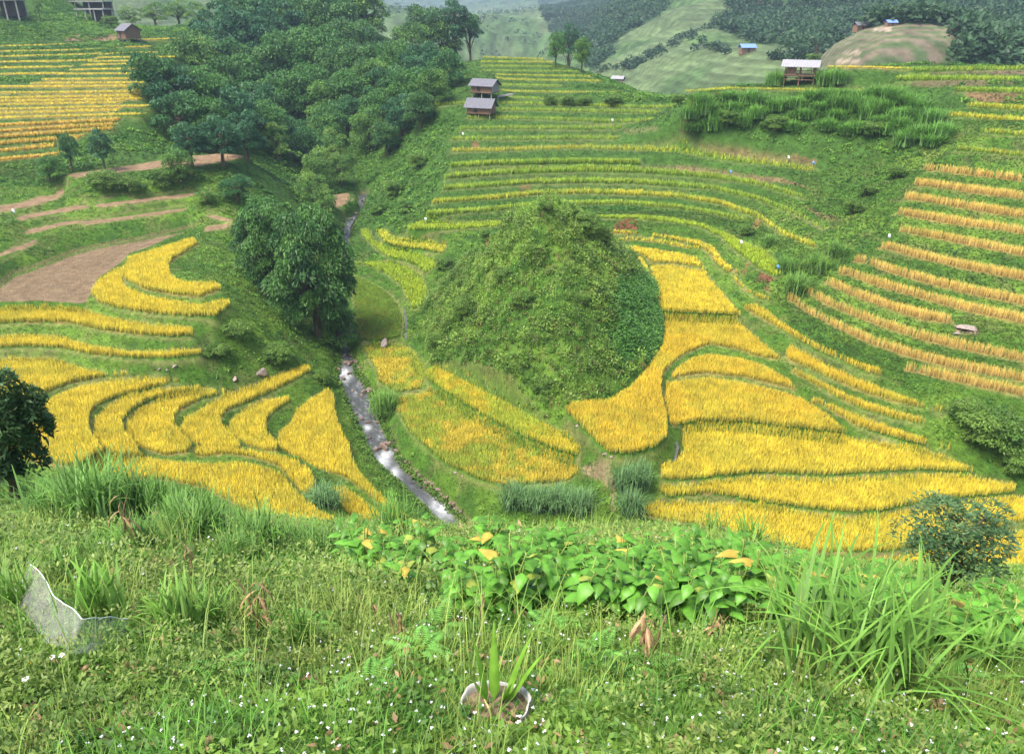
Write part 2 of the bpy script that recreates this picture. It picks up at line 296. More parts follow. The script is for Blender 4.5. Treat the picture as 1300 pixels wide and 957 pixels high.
for s, z_ in zip(SOIL, (-23.9, -24.7, -25.7, -24.6, -25.9, -26.1, None, None, None)):
    a, b = s.split('|'); fld('O', a, b, z_, 0, 'soil')
fld('X', '424,247;445,243;455,250', '424,262;440,262;455,254', None, 0, 'soil')

# colour-only patches of the ground: (photo outline, colour, strength)
PATCH = [('X', '794,279;803,277;809,285;811,292;778,292;782,283', (.17, .065, .03), 1.0), ('M', '955,400;970,370;1040,390;1050,410;1010,440;950,425', (.12, .05, .028), 1.0),
 ('M', '880,380;900,320;915,310;905,350;890,390', (.2, .09, .05), .9), ('M', '920,140;950,75;985,85;960,130', (.3, .15, .07), .8), ('M', '1000,440;1030,445;1025,480;990,465', (.2, .08, .05), .7),
 ('P', '165,350;208,350;208,378;175,382', (.16, .08, .04), .8), ('P', '435,588;495,588;495,607;435,607', (.16, .08, .04), .8), ('P', '1000,275;1180,262;1200,285;1010,305', (.2, .13, .08), .3),
 ('P', '1090,478;1300,478;1500,520;1700,560;1700,580;1300,505;1090,495', (.22, .13, .09), .4), ('B', '495,215;525,210;510,270;485,320;495,345;450,342;470,320;490,270', (.35, .17, .08), 1.0),
 ('Q', '600,145;1300,142;1300,165;600,163', (.16, .1, .07), .7), ('Q', '500,205;1300,206;1300,232;880,236;600,240', (.17, .1, .07), .55), ('Q', '880,278;1300,284;1300,332;960,335', (.2, .1, .06), .7),
 ('C', '60,545;250,560;400,590;520,600;520,615;300,590;60,562', (.2, .1, .06), .7), ('C', '0,620;200,640;400,670;520,715;400,690;200,655;0,635', (.2, .11, .07), .6), ('C', '460,760;600,815;600,830;540,820', (.2, .11, .07), .6),
 ('A', '240,140;440,128;440,150;240,155', (.25, .14, .1), .7), ('X', '40,7;450,7;450,30;200,40;150,30;40,18', (.22, .17, .12), .55), ('F', '1035,360;1120,375;1130,400;1050,392', (.3, .2, .14), .8),
 ('H', '900,110;1035,120;1040,180;1040,260;1015,260;1020,180;930,130', (.25, .17, .11), .7), ('E', '810,30;1115,30;1120,60;820,60', (.25, .1, .05), 0)]
STREAM_L = cv('X', '458,246;452,258;436,285;432,330;428,385;430,400;432,438;427,476;435,497;446,520;458,547;473,582;484,594;508,614;537,643;560,668;585,700')
STREAM_R = cv('X', '466,247;462,264;446,288;441,330;436,385;437,400;444,438;452,468;464,482;476,512;490,544;506,579;528,602;558,629;584,652;605,672;640,700')
def stream_z(v): return np.interp(v, [246, 285, 400, 476, 560, 650, 700], [-33.9, -34.2, -36.1, -37.2, -38.2, -39.3, -39.8])

# ---------------------------------------------------------------- the lie of the land
CTL = '''
650,260,-29; 650,238,-27.5; 650,215,-25.3; 650,190,-23; 650,160,-20.3; 650,130,-17.6; 650,105,-14.9; 650,72,-10.8; 720,84,-12.6; 700,292,-30.5; 780,105,-14.6; 760,290,-29.6
850,238,-27.3; 850,215,-25.2; 850,160,-20.2; 840,132,-17.3; 870,270,-28.9; 560,290,-30.6; 570,240,-27.6; 575,170,-21.2; 600,110,-15; 610,72,-10.8
950,205,-23; 1000,230,-24.4; 1000,180,-19.7; 1000,132,-15.2; 1015,107,-13.3; 1000,300,-27.5; 985,350,-30.2; 940,340,-29.5; 1100,102,-11.6; 1300,84,-9.6; 1200,84,-10.3; 1100,150,-16.6; 1080,250,-24.8; 1060,320,-27.6
900,130,-15.6; 900,112,-14.6; 1130,230,-22.5; 1190,212,-20.5; 1300,220,-19; 1215,140,-14.7; 1300,150,-14; 1300,300,-24; 1300,400,-28; 1300,500,-31.6; 1150,300,-25.6; 1150,400,-29.6; 1150,470,-31.8
1010,380,-29.6; 1200,560,-33.8; 1290,600,-35.2; 1230,520,-32.2; 1290,560,-33.4
0,200,-21.2; 150,200,-21.7; 0,60,-9.8; 250,55,-9.8; 0,130,-15.6; 200,130,-16; 300,150,-19.5; 0,170,-18.9; 862,121,-14.4; 845,127,-15.8; 100,160,-18; 130,100,-12.8; 130,80,-11.1; 30,140,-16.5; 150,180,-20; 100,20,-4; 0,2,.4; 250,2,.4; 400,20,-4.2; 250,30,-6; 100,40,-7
20,245,-23.5; 60,225,-22.6; 20,280,-24; 100,300,-26.5; 0,325,-25.4; 150,240,-23; 250,255,-24.8; 250,275,-26; 250,205,-21.6; 330,205,-22.6; 320,250,-25; 300,285,-27; 350,300,-29.5; 60,345,-26.4
200,215,-21.8; 100,222,-21.9; 380,350,-32.5; 330,430,-31.5; 270,340,-27.3; 300,370,-29; 405,437,-35.4; 250,460,-31.8; 300,480,-33.6; 410,470,-35.9; 380,300,-31; 420,300,-33.4; 400,250,-31.2; 425,380,-35.4
470,275,-32.8; 490,240,-30; 520,255,-30; 520,210,-26; 545,240,-28.2; 550,190,-23.8; 560,150,-20.4; 590,120,-16.4; 500,170,-25
480,480,-36.3; 520,560,-37.2; 640,640,-37.8; 600,622,-37.6; 740,640,-37.2; 760,600,-36.4; 800,620,-36.4; 540,420,-34.5; 530,330,-33; 560,470,-34.8; 820,600,-36; 700,590,-36.2
830,400,-32; 760,520,-34.3; 640,540,-35
'''
ctl = []
for q in CTL.replace('\n', ';').split(';'):
    q = q.strip()
    if q:
        u, v, z = map(float, q.split(',')); x, y = P2W(u, v, z); ctl.append((float(x), float(y), z))
def fore(x, y):
    s = x/(y+4)
    z = -1.6-.5*y-.01*y*y
    z = z+.045*y*smooth(-.15, -.5, s)-.12*y*smooth(.18, .5, s)
    return z
for x in (-12, -6, 0, 6, 12):
    for y in (-5, 0, 4, 9, 14): ctl.append((x, y, float(fore(np.float64(x), np.float64(y)))))
for x in (-45, -30, -15, 0, 15, 30, 45):
    ctl.append((x, 22, -17.3-.02*x)); ctl.append((x, 32, -25.8-.03*x))
for x in (-45, -15, 15, 45): ctl.append((x, 41, -33.2-.02*x))
for p in [(-70, 40, -24), (-75, 15, -10), (75, 40, -31), (75, 15, -12), (-60, -5, 0), (60, -5, -1), (-95, 80, -22), (-100, 60, -24), (95, 70, -27), (110, 100, -18), (100, 40, -28),
          # behind the crests
          (0, 235, -22), (30, 215, -24), (40, 180, -22), (55, 185, -26), (75, 175, -22), (100, 165, -18), (125, 150, -13), (150, 150, -12), (20, 260, -32), (60, 250, -40), (120, 220, -30), (180, 220, -30), (-10, 200, -14),
          # ravine under the trees
          (-38, 155, -30), (-52, 170, -28), (-70, 190, -24), (-85, 215, -17), (-55, 140, -26), (-65, 135, -24), (-68, 150, -21), (-35, 190, -22), (-45, 215, -17), (-20, 240, -20), (-60, 240, -10), (-140, 230, 0), (-140, 260, 8), (-60, 262, -3), (-230, 260, 10), (-180, 180, -8), (-150, 120, -16),
          # behind the mound
          (2, 104, -31), (10, 104, -30.8), (-6, 103, -32.2)]: ctl.append(p)
def tps(P, lam=.02):
    P = np.array(P); n = len(P); s = 50.0; X = P[:, :2]/s
    r2 = ((X[:, None]-X[None])**2).sum(-1)
    K = .5*r2*np.log(r2+1e-12)+lam*np.eye(n)*1e-2
    A = np.zeros((n+3, n+3)); A[:n, :n] = K; A[:n, n] = 1; A[:n, n+1:] = X; A[n, :n] = 1; A[n+1:, :n] = X.T
    b = np.zeros(n+3); b[:n] = P[:, 2]
    sol = np.linalg.solve(A, b)
    def f(x, y):
        sh = np.shape(x); x = np.ravel(x)/s; y = np.ravel(y)/s; out = np.empty(len(x))
        for i in range(0, len(x), 20000):
            xx = x[i:i+20000]; yy = y[i:i+20000]
            r = (xx[:, None]-X[None, :, 0])**2+(yy[:, None]-X[None, :, 1])**2
            out[i:i+20000] = (.5*r*np.log(r+1e-12))@sol[:n]+sol[n]+sol[n+1]*xx+sol[n+2]*yy
        return out.reshape(sh)
    return f
# grid: columns fan out from behind the camera, rows are closer where the valley floor lies
OFF = 8.0
ROWS = np.concatenate([np.arange(-5, 15, .16), np.arange(15, 44, .6), np.arange(44, 125, .24), np.arange(125, 215, .45), np.arange(215, 275, 1.5)])
NS = 940; SC = np.linspace(-.95, .95, NS)
GY = np.repeat(ROWS[:, None], NS, 1); GX = SC[None]*(GY+OFF)
NR = len(ROWS)
ci = np.unique(np.concatenate([np.arange(0, NR, 5), [NR-1]])); cj = np.unique(np.concatenate([np.arange(0, NS, 7), [NS-1]]))
def upsample(Zc):
    t = np.empty((len(ci), NS))
    for k in range(len(ci)): t[k] = np.interp(np.arange(NS), cj, Zc[k])
    out = np.empty((NR, NS)); pos = np.interp(np.arange(NR), ci, np.arange(len(ci))); lo = np.floor(pos).astype(int).clip(0, len(ci)-2); fr = (pos-lo)[:, None]
    return t[lo]*(1-fr)+t[lo+1]*fr
def grid_sample(Z, x, y):
    x = np.asarray(x, float); y = np.asarray(y, float)
    r = np.interp(y, ROWS, np.arange(NR)); c = (x/(np.maximum(y, -7)+OFF)-SC[0])/(SC[1]-SC[0])
    c = np.clip(c, 0, NS-1.001); r = np.clip(r, 0, NR-1.001)
    i = r.astype(int); j = c.astype(int); fr = r-i; fc = c-j
    return (Z[i, j]*(1-fc)+Z[i, j+1]*fc)*(1-fr)+(Z[i+1, j]*(1-fc)+Z[i+1, j+1]*fc)*fr
def raycast(Z, u, v, y0=3, y1=270):
    "first hit of the line of sight with height grid Z"
    u = np.atleast_1d(np.asarray(u, float)); v = np.atleast_1d(np.asarray(v, float))
    ys = np.concatenate([np.arange(y0, 44, .5), np.arange(44, y1, .4)])
    dx = (u-650)/F; dy = -(v-478.5)/F; Y = cp+dy*sp_; Zr = -sp_+dy*cp
    res = np.full((len(u), 3), np.nan)
    for k in range(len(u)):
        xs = dx[k]/Y[k]*ys; zs = Zr[k]/Y[k]*ys
        below = zs < grid_sample(Z, xs, ys)
        if below.any():
            i = int(np.argmax(below)); i0 = max(i-1, 0)
            a, b = ys[i0], ys[i]
            for _ in range(12):
                m_ = .5*(a+b)
                if Zr[k]/Y[k]*m_ < grid_sample(Z, dx[k]/Y[k]*m_, m_): b = m_
                else: a = m_
            res[k] = (dx[k]/Y[k]*b, b, Zr[k]/Y[k]*b)
    return res
B = upsample(tps(ctl)(GX[np.ix_(ci, cj)], GY[np.ix_(ci, cj)]))
for f in FIELDS:
    if f['z'] == 'LH': f['z'] = float(np.interp(f['front'][:, 1].mean(), [50, 60, 80, 100, 130, 160, 205], [-8.6, -9.5, -11.1, -12.8, -15.6, -18, -21.6]))
    if f['z'] == 'MID':
        v_ = float(np.median(f['front'][f['front'][:, 0] < 800, 1])); f['z'] = -float(np.interp(v_, [74, 80, 86, 92, 98, 103, 110, 118, 126, 134, 142, 152, 164, 178, 192], [205, 200, 195, 190, 184, 180, 176, 171, 166, 161.5, 157, 152.5, 148, 144, 140]))*math.tan(PITCH-math.atan((478.5-v_)/1000))
    if f['z'] is None:
        h = raycast(B, f['front'][:, 0].clip(5, 1295), f['front'][:, 1], 44)
        f['z'] = float(np.nanmedian(h[:, 2]))
ctl2 = list(ctl)
def spaced(P, n):
    k = np.linspace(0, len(P)-1, n).round().astype(int); return P[np.unique(k)]
for f in FIELDS:
    for q in spaced(f['front'], 6):
        x, y = P2W(q[0], q[1], f['z']); ctl2.append((float(x), float(y), f['z']))
    if f['kind'] not in ('soil',) and np.mean(f['front'][:, 1]-f['back'].mean(0)[1]) > 25:
        for q in spaced(f['back'], 4):
            x, y = P2W(q[0], q[1]+5, f['z']); ctl2.append((float(x), float(y), f['z']))
for a, b in zip(STREAM_L, STREAM_R):
    m_ = (a+b)/2; z = float(stream_z(m_[1])); x, y = P2W(m_[0], m_[1], z); ctl2.append((float(x), float(y), z+.1))
# thin out coincident points
keep = []; seen = set()
for p in ctl2:
    k = (round(p[0]/1.2), round(p[1]/1.2))
    if k in seen: continue
    seen.add(k); keep.append(p)
B = upsample(tps(keep, 2.0)(GX[np.ix_(ci, cj)], GY[np.ix_(ci, cj)]))
wf = smooth(11, 17, GY); B = fore(GX, GY)*(1-wf)+B*wf
H = B.copy(); fixed = np.zeros(H.shape, bool); fid = np.full(H.shape, -1, np.int32)
def fill_mask(P):
    x0, y0 = P.min(0); x1, y1 = P.max(0)
    i0, i1 = np.searchsorted(ROWS, [y0, y1]); i0 = max(i0-1, 0); i1 = min(i1+1, NR)
    m = np.zeros(H.shape, bool)
    if i1 > i0: m[i0:i1] = inpoly(GX[i0:i1], GY[i0:i1], P)
    return m
for n, f in enumerate(FIELDS):
    bx, by = P2W(f['back'][:, 0], f['back'][:, 1], f['z']+f['h'])
    fx, fy = P2W(f['front'][:, 0], f['front'][:, 1], f['z'])
    f['thin'] = np.max(f['front'][:, 1]-np.interp(f['front'][:, 0], f['back'][:, 0], f['back'][:, 1])) < 17 and bool((np.diff(f['front'][:, 0]) > 0).all())
    if f['h'] > 0 and f['thin']:
        by0 = np.interp(bx, fx, fy); by = np.maximum(by, by0+(1.15 if by0.mean() > 112 else (.85 if f['z'] > -30 else .5)))
    f['poly'] = np.concatenate([np.stack([bx, by], 1), np.stack([fx, fy], 1)[::-1]])
    m = fill_mask(f['poly']) & ~fixed
    H[m] = f['z']; fixed |= m; fid[m] = n
# stream bed
zl = stream_z(STREAM_L[:, 1]); zr = stream_z(STREAM_R[:, 1])
lx, ly = P2W(STREAM_L[:, 0], STREAM_L[:, 1], zl); rx, ry = P2W(STREAM_R[:, 0], STREAM_R[:, 1], zr)
SP = np.concatenate([np.stack([lx, ly], 1), np.stack([rx, ry], 1)[::-1]])
sm = fill_mask(SP) & ~fixed
o_ = np.argsort((ly+ry)/2); SY = ((ly+ry)/2)[o_]; SZ = ((zl+zr)/2)[o_]
H[sm] = np.interp(GY[sm], SY, SZ)-.35; fixed |= sm; fid[sm] = -2
anch = np.full(H.shape, .012)
for k in range(220):
    A = H.copy()
    A[1:-1, 1:-1] = (.25*(H[:-2, 1:-1]+H[2:, 1:-1]+H[1:-1, :-2]+H[1:-1, 2:])+anch[1:-1, 1:-1]*B[1:-1, 1:-1])/(1+anch[1:-1, 1:-1])
    H = np.where(fixed | (GY < 16), H, A)
edge = fixed.copy(); edge[1:-1, 1:-1] |= fixed[:-2, 1:-1] | fixed[2:, 1:-1] | fixed[1:-1, :-2] | fixed[1:-1, 2:]
for k in range(3): edge[1:-1, 1:-1] |= edge[:-2, 1:-1] | edge[2:, 1:-1] | edge[1:-1, :-2] | edge[1:-1, 2:]
for k in range(5):
    A = H.copy(); A[1:-1, 1:-1] = .4*H[1:-1, 1:-1]+.15*(H[:-2, 1:-1]+H[2:, 1:-1]+H[1:-1, :-2]+H[1:-1, 2:]); H = np.where(edge & (fid != -2) & (GY > 30), A, H)
# closeness to a paddy (0 far .. 1 touching), for banks and roughness
near = fixed.astype(float)
for k in range(6):
    near[1:-1, 1:-1] = np.maximum(near[1:-1, 1:-1], .72*np.maximum.reduce([near[:-2, 1:-1], near[2:, 1:-1], near[1:-1, :-2], near[1:-1, 2:]]))
PEAK = (float(at_dist(690, 262, 84)[0]), 84.0)
# the scrubby mound
mx_, my_ = 3.5, 83.0
PHI = np.arctan2(GY-my_, GX-mx_)
base_pts = [(545, 420, -34.4), (541, 380, -34), (560, 470, -34.6), (600, 500, -34.8), (650, 530, -35), (700, 552, -34.8), (750, 535, -34.2), (716, 508, -33.6), (775, 500, -33.4), (802, 484, -33.2), (823, 461, -33), (841, 434, -32.8), (843, 410, -32.2), (835, 370, -31.6), (825, 345, -31.3)]
bp = []
for u, v, z in base_pts:
    x, y = P2W(u, v, z); bp.append((math.atan2(y-my_, x-mx_), math.hypot(x-mx_, y-my_)))
bp += [(math.atan2(98-my_, 12-mx_), math.hypot(15, 8.5)), (math.pi/2, 16.5), (math.atan2(14, -11), 17.5)]
bp.sort(); ba = np.array([b[0] for b in bp]); br = np.array([b[1] for b in bp])
ba = np.concatenate([ba-2*math.pi, ba, ba+2*math.pi]); br = np.concatenate([br, br, br])
gg = np.linspace(-math.pi, math.pi, 180); kr = np.array([np.average(np.interp(g+np.linspace(-.25, .25, 11), ba, br)) for g in gg])
RB = np.interp(PHI, gg, kr); rr = np.hypot(GX-mx_, GY-my_)/RB
MOUND_H = 13.4
bump = np.clip(1-rr, 0, 1); prof = 1-np.clip(rr, 0, 1)**1.3
prof = prof*.85+.15*bump
on_m = (rr < 1) & ~fixed
H = np.where(on_m, H+MOUND_H*prof*(1+.16*(fbm(GX*.35, GY*.35, 31)-.5))+(1.5*(fbm(GX*.3, GY*.3, 32)-.5)+1.0*(fbm(GX*.9, GY*.9, 33)-.5))*smooth(0, .25, 1-rr), H)
mound = np.where(on_m, np.clip((1-rr)*6, 0, 1), 0)
rough = (1-near)*smooth(12, 20, GY)
H += rough*(.5*(fbm(GX*.28, GY*.28, 3)-.5)+.28*(fbm(GX*1.1, GY*1.1, 9)-.5))
nf = 1-smooth(11, 18, GY)
H += nf*(.22*(fbm(GX*.9, GY*.9, 13)-.5)+.08*(fbm(GX*4, GY*4, 14)-.5))
ground = lambda x, y: grid_sample(H, x, y)
def hit(u, v, y0=3):
    r = raycast(H, u, v, y0)[0]
    return None if np.isnan(r[0]) else r

# ---- colours of the ground
G1 = np.array((.055, .125, .014)); G2 = np.array((.10, .18, .022)); G3 = np.array((.03, .08, .015)); SO = np.array((.21, .14, .08))
n1 = fbm(GX*.16, GY*.16, 41)[..., None]; n2 = fbm(GX*.8, GY*.8, 42)[..., None]
tint = G1*(1-smooth(.4, .65, n1))+G2*smooth(.4, .65, n1)
tint = tint*(1-.6*smooth(.5, .7, n2))+G3*.6*smooth(.5, .7, n2)
dry = smooth(.58, .72, fbm(GX*.5+9, GY*.5, 44))[..., None]*.25
tint = tint*(1-dry)+np.array((.19, .13, .07))*dry
bund = ((near > .68) & ~fixed)[..., None]
for n, f in enumerate(FIELDS):
    k = f['kind']; m = fid == n
    if k == 'soil': c = SO
    elif k == 'stubble': c = np.array((.19, .135, .08))
    elif k in ('gold', 'orange', 'tan', 'tangold'): c = np.array((.2, .15, .035))
    else: c = np.array((.08, .13, .03))
    tint[m] = c*(.8+.4*n2[m])
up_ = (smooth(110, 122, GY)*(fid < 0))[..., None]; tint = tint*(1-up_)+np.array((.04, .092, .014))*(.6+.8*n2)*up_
tint = np.where(bund, (np.array((.19, .17, .065))*(1-up_)+np.array((.12, .125, .045))*up_)*(.75+.5*n2), tint)
tint[fid == -2] = np.array((.12, .1, .08))
slope = np.hypot(np.gradient(H, axis=0)/np.gradient(GY, axis=0), np.gradient(H, axis=1)/np.gradient(GX, axis=1))
stp = (slope > .35) & (fid >= 0); tint[stp] = (G1*(.8+.4*n2))[stp]
for c, o, col, s in PATCH:
    P = cv(c, o); r = raycast(H, P[:, 0], P[:, 1], 30)
    if np.isnan(r).any() or s == 0: continue
    m = fill_mask(r[:, :2]) & (fid < 0)
    tint[m] = tint[m]*(1-s)+np.array(col)*s*(.7+.6*n2[m])
for k in range(1):
    A = tint.copy(); A[1:-1, 1:-1] = .2*(tint[1:-1, 1:-1]+tint[:-2, 1:-1]+tint[2:, 1:-1]+tint[1:-1, :-2]+tint[1:-1, 2:]); tint = np.where(((near > .3) & (fid < 0))[..., None], A, tint)
VINE = cv('M', '225,392;370,395;395,430;415,560;440,640;445,700;400,800;360,867;200,867;150,800;180,600;150,500')
rv = raycast(H, VINE[:, 0], VINE[:, 1], 30)
vj_ = rv[~np.isnan(rv[:, 0])][:, :2]; vd_ = 1.6*(fbm(GX*.7, GY*.7, 35)-.5)
vine = np.zeros(H.shape, bool); vb_ = (GY > 55) & (GY < 100); vine[vb_] = inpoly(GX[vb_]+vd_[vb_]*2, GY[vb_]+vd_[vb_], vj_); vine &= (fid < 0) & on_m
tint[vine] = np.array((.05, .12, .025))
def terr_obj(name, X, Y, Z, T, mat):
    nr, ns = X.shape
    V = np.stack([X.ravel(), Y.ravel(), Z.ravel()], 1)
    i = (np.arange(nr-1)[:, None]*ns+np.arange(ns-1)[None]).ravel()
    Fq = np.stack([i, i+1, i+ns+1, i+ns], 1)
    return np_obj(name, V, Fq, mat, T.reshape(-1, 3), smooth_=True)
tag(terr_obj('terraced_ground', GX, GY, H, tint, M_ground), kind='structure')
# ---------------------------------------------------------------- far hills across the valley
FC = '''
820,125,330; 760,92,400; 1000,112,265; 1015,95,285; 900,105,300; 850,40,430; 860,3,540; 930,60,350; 960,95,300; 1000,60,360; 1000,20,470; 1100,8,480; 1300,5,470
1060,82,232; 1145,84,228; 1230,82,232; 1110,36,268; 1220,36,268; 1165,33,270; 1050,62,262; 1255,50,300; 1300,70,262; 1270,25,380; 700,70,560; 690,20,1000; 620,60,700; 620,25,1500; 650,3,2200
540,30,1900; 560,8,2600; 500,20,2000; 470,8,2500; 760,20,640; 780,60,500; 790,3,700; 400,10,700; 300,0,600; 640,90,480
'''
fc = []
for q in FC.replace('\n', ';').split(';'):
    if q.strip():
        u, v, y = map(float, q.split(',')); fc.append(at_dist(u, v, y))
fc += [(-600, 800, 60), (-300, 500, 10), (-150, 330, -25), (0, 320, -62), (50, 260, -55), (120, 215, -32), (180, 205, -20), (-60, 270, -40), (900, 900, 160), (500, 500, 60), (450, 300, 20), (300, 240, 0), (-1200, 3200, 320), (-400, 3200, 60), (300, 3200, 90), (1400, 3200, 400), (1400, 1500, 300), (-1400, 1500, 200), (700, 400, 60), (135, 300, -14), (170, 310, -12), (0, 700, -60), (-100, 600, -60)]
fr_ = np.concatenate([np.arange(205, 320, 1.6), np.arange(320, 640, 4), np.geomspace(640, 3200, 90)])
fs_ = np.linspace(-.9, 1.0, 560)
FY = np.repeat(fr_[:, None], len(fs_), 1); FX = fs_[None]*FY
ft = tps(fc, .5)
ia = np.unique(np.r_[np.arange(0, len(fr_), 3), len(fr_)-1]); ja = np.unique(np.r_[np.arange(0, len(fs_), 8), len(fs_)-1])
Zc = ft(FX[np.ix_(ia, ja)], FY[np.ix_(ia, ja)])
t_ = np.array([np.interp(np.arange(len(fs_)), ja, z) for z in Zc])
FZ = np.array([np.interp(np.arange(len(fr_)), ia, t_[:, k]) for k in range(len(fs_))]).T
FZ += (fbm(FX*.012, FY*.012, 61)-.5)*smooth(260, 500, FY)*26+(fbm(FX*.04, FY*.04, 62)-.5)*smooth(240, 400, FY)*7
# keep clear below the nearer land
inn = (FY < 275)
nz = grid_sample(H, FX, np.minimum(FY, 274)); sx = np.abs(FX) < .93*(FY+OFF)
FZ = np.where(inn & sx & (FZ > nz-1.5) & (W2P(FX, FY, np.minimum(FZ, -1))[0] < 1040), nz-1.5-(275-FY)*.02, FZ)
Uf, Vf = W2P(FX, FY, FZ)
def fpoly(c, s): return inpoly(Uf, Vf, cv(c, s))
forest = fpoly('X', '670,-30;850,-30;856,2;830,25;790,45;770,75;750,92;730,60;700,40;690,20') | fpoly('C', '80,-60;1500,-60;1500,250;1040,240;1060,100;850,88;640,110;520,190;440,230;400,170;290,160;150,110;130,80;240,60') | fpoly('X', '1225,30;1400,30;1400,95;1225,90')
forest &= FY > 225
step = 2.2
tz = FZ/step; fracz = tz-np.floor(tz)
terr = (~forest)
spur = fpoly('C', '540,200;640,130;700,105;800,90;1110,95;1050,250;520,255') & ~forest & (FY < 300)
st2 = 1.15; fz2 = (FZ/st2) % 1
FZ = np.where(terr & ~spur & (FY < 640), (np.floor(tz)+smooth(.35, 1, fracz))*step*.6+FZ*.4, FZ)
fn = fbm(FX*.02, FY*.02, 71)[..., None]; fn2 = fbm(FX*.12, FY*.12, 72)[..., None]
ftint = np.array((.06, .105, .035))*(1-smooth(.45, .6, fn))+np.array((.085, .12, .05))*smooth(.45, .6, fn)
ridge = (smooth(.0, .3, fracz)*smooth(.75, .4, fracz))[..., None]
ftint = ftint*(.76+.48*ridge)
ftint = np.where(spur[..., None], np.array((.135, .11, .075))*(smooth(.1, .3, fz2)*smooth(.8, .6, fz2))[..., None]+np.array((.06, .09, .035))*(1-smooth(.1, .3, fz2)*smooth(.8, .6, fz2))[..., None], ftint)
ftint = np.where(forest[..., None], np.array((.03, .06, .022)), ftint)
for (s, c) in [('600,222;690,222;685,236;600,236', (.26, .21, .15)), ('625,195;680,192;690,205;640,205', (.26, .21, .15)), ('740,105;800,98;800,118;740,118', (.25, .2, .15)), ('300,-5;330,-5;330,10;300,10', (.5, .4, .3))]:
    ftint[fpoly('C', s)] = c
ftint *= (.75+.5*fn2)
tag(terr_obj('far_hills', FX, FY, FZ, ftint, ground_mat('hillside', .3, (.05, .3), .3)), kind='structure')
far_ground = lambda x, y: None

# ---------------------------------------------------------------- rice
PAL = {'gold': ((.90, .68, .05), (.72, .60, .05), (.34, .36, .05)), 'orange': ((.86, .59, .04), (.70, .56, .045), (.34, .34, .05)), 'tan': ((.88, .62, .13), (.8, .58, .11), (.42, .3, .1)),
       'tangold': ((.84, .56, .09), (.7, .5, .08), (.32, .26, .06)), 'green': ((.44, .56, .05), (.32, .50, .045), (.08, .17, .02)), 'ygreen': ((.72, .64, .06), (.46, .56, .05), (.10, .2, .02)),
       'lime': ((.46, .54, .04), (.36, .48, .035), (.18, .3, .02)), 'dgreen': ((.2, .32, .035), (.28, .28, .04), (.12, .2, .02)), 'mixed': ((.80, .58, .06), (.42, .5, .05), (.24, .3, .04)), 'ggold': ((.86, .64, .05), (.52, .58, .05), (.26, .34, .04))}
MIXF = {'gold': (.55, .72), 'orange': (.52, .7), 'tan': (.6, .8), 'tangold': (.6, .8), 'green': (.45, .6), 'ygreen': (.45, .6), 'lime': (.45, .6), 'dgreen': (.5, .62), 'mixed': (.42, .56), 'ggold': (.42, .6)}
def blades(cx, cy, cz, h, w, spread, K, c_top, c_base, droop=.5, seed_colors=None, segs=2, var=.27):
    """K curved blades per clump; returns V,F,T. c_top/c_base (n,3)"""
    n = len(cx)
    cx, cy, cz, h = [np.repeat(np.broadcast_to(a, n), K) for a in (cx, cy, cz, h)]
    ct = np.repeat(c_top, K, 0); cb = np.repeat(c_base, K, 0); N = n*K
    az = rng.uniform(0, 2*np.pi, N); ln = rng.uniform(.15, 1, N)*spread; hh = h*rng.uniform(.75, 1.1, N)
    ox = cx+rng.normal(0, .12, N)*spread*2; oy = cy+rng.normal(0, .12, N)*spread*2
    dx = np.cos(az); dy = np.sin(az); px = -dy; py = dx
    ww = w*rng.uniform(.7, 1.3, N)
    ks = segs+1; V = np.empty((N, ks*2, 3)); T = np.empty((N, ks*2, 3))
    vr = rng.uniform(1-var, 1+var, N)[:, None]
    for s in range(ks):
        t = s/segs; out = ln*t**1.6; up = hh*(t-droop*.5*(ln/max(spread, 1e-6))*t**3)
        wd = ww*(.5 if s == 0 else (1-t)**.7*.5+.04)
        for q, sg in enumerate((-1, 1)):
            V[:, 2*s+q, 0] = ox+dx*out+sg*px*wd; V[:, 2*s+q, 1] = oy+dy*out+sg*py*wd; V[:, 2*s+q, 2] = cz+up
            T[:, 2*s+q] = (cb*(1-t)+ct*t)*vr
    b = (np.arange(N)*ks*2)[:, None]
    Fs = [np.stack([b[:, 0]+2*s, b[:, 0]+2*s+1, b[:, 0]+2*s+3, b[:, 0]+2*s+2], 1) for s in range(segs)]
    return V.reshape(-1, 3), np.concatenate(Fs), T.reshape(-1, 3)
def poly_points(P, sp):
    x0, y0 = P.min(0); x1, y1 = P.max(0)
    gx, gy = np.meshgrid(np.arange(x0, x1, sp), np.arange(y0, y1, sp)); gx = gx.ravel()+rng.uniform(-.38, .38, gx.size)*sp; gy = gy.ravel()+rng.uniform(-.38, .38, gy.size)*sp
    m = inpoly(gx, gy, P); return gx[m], gy[m]
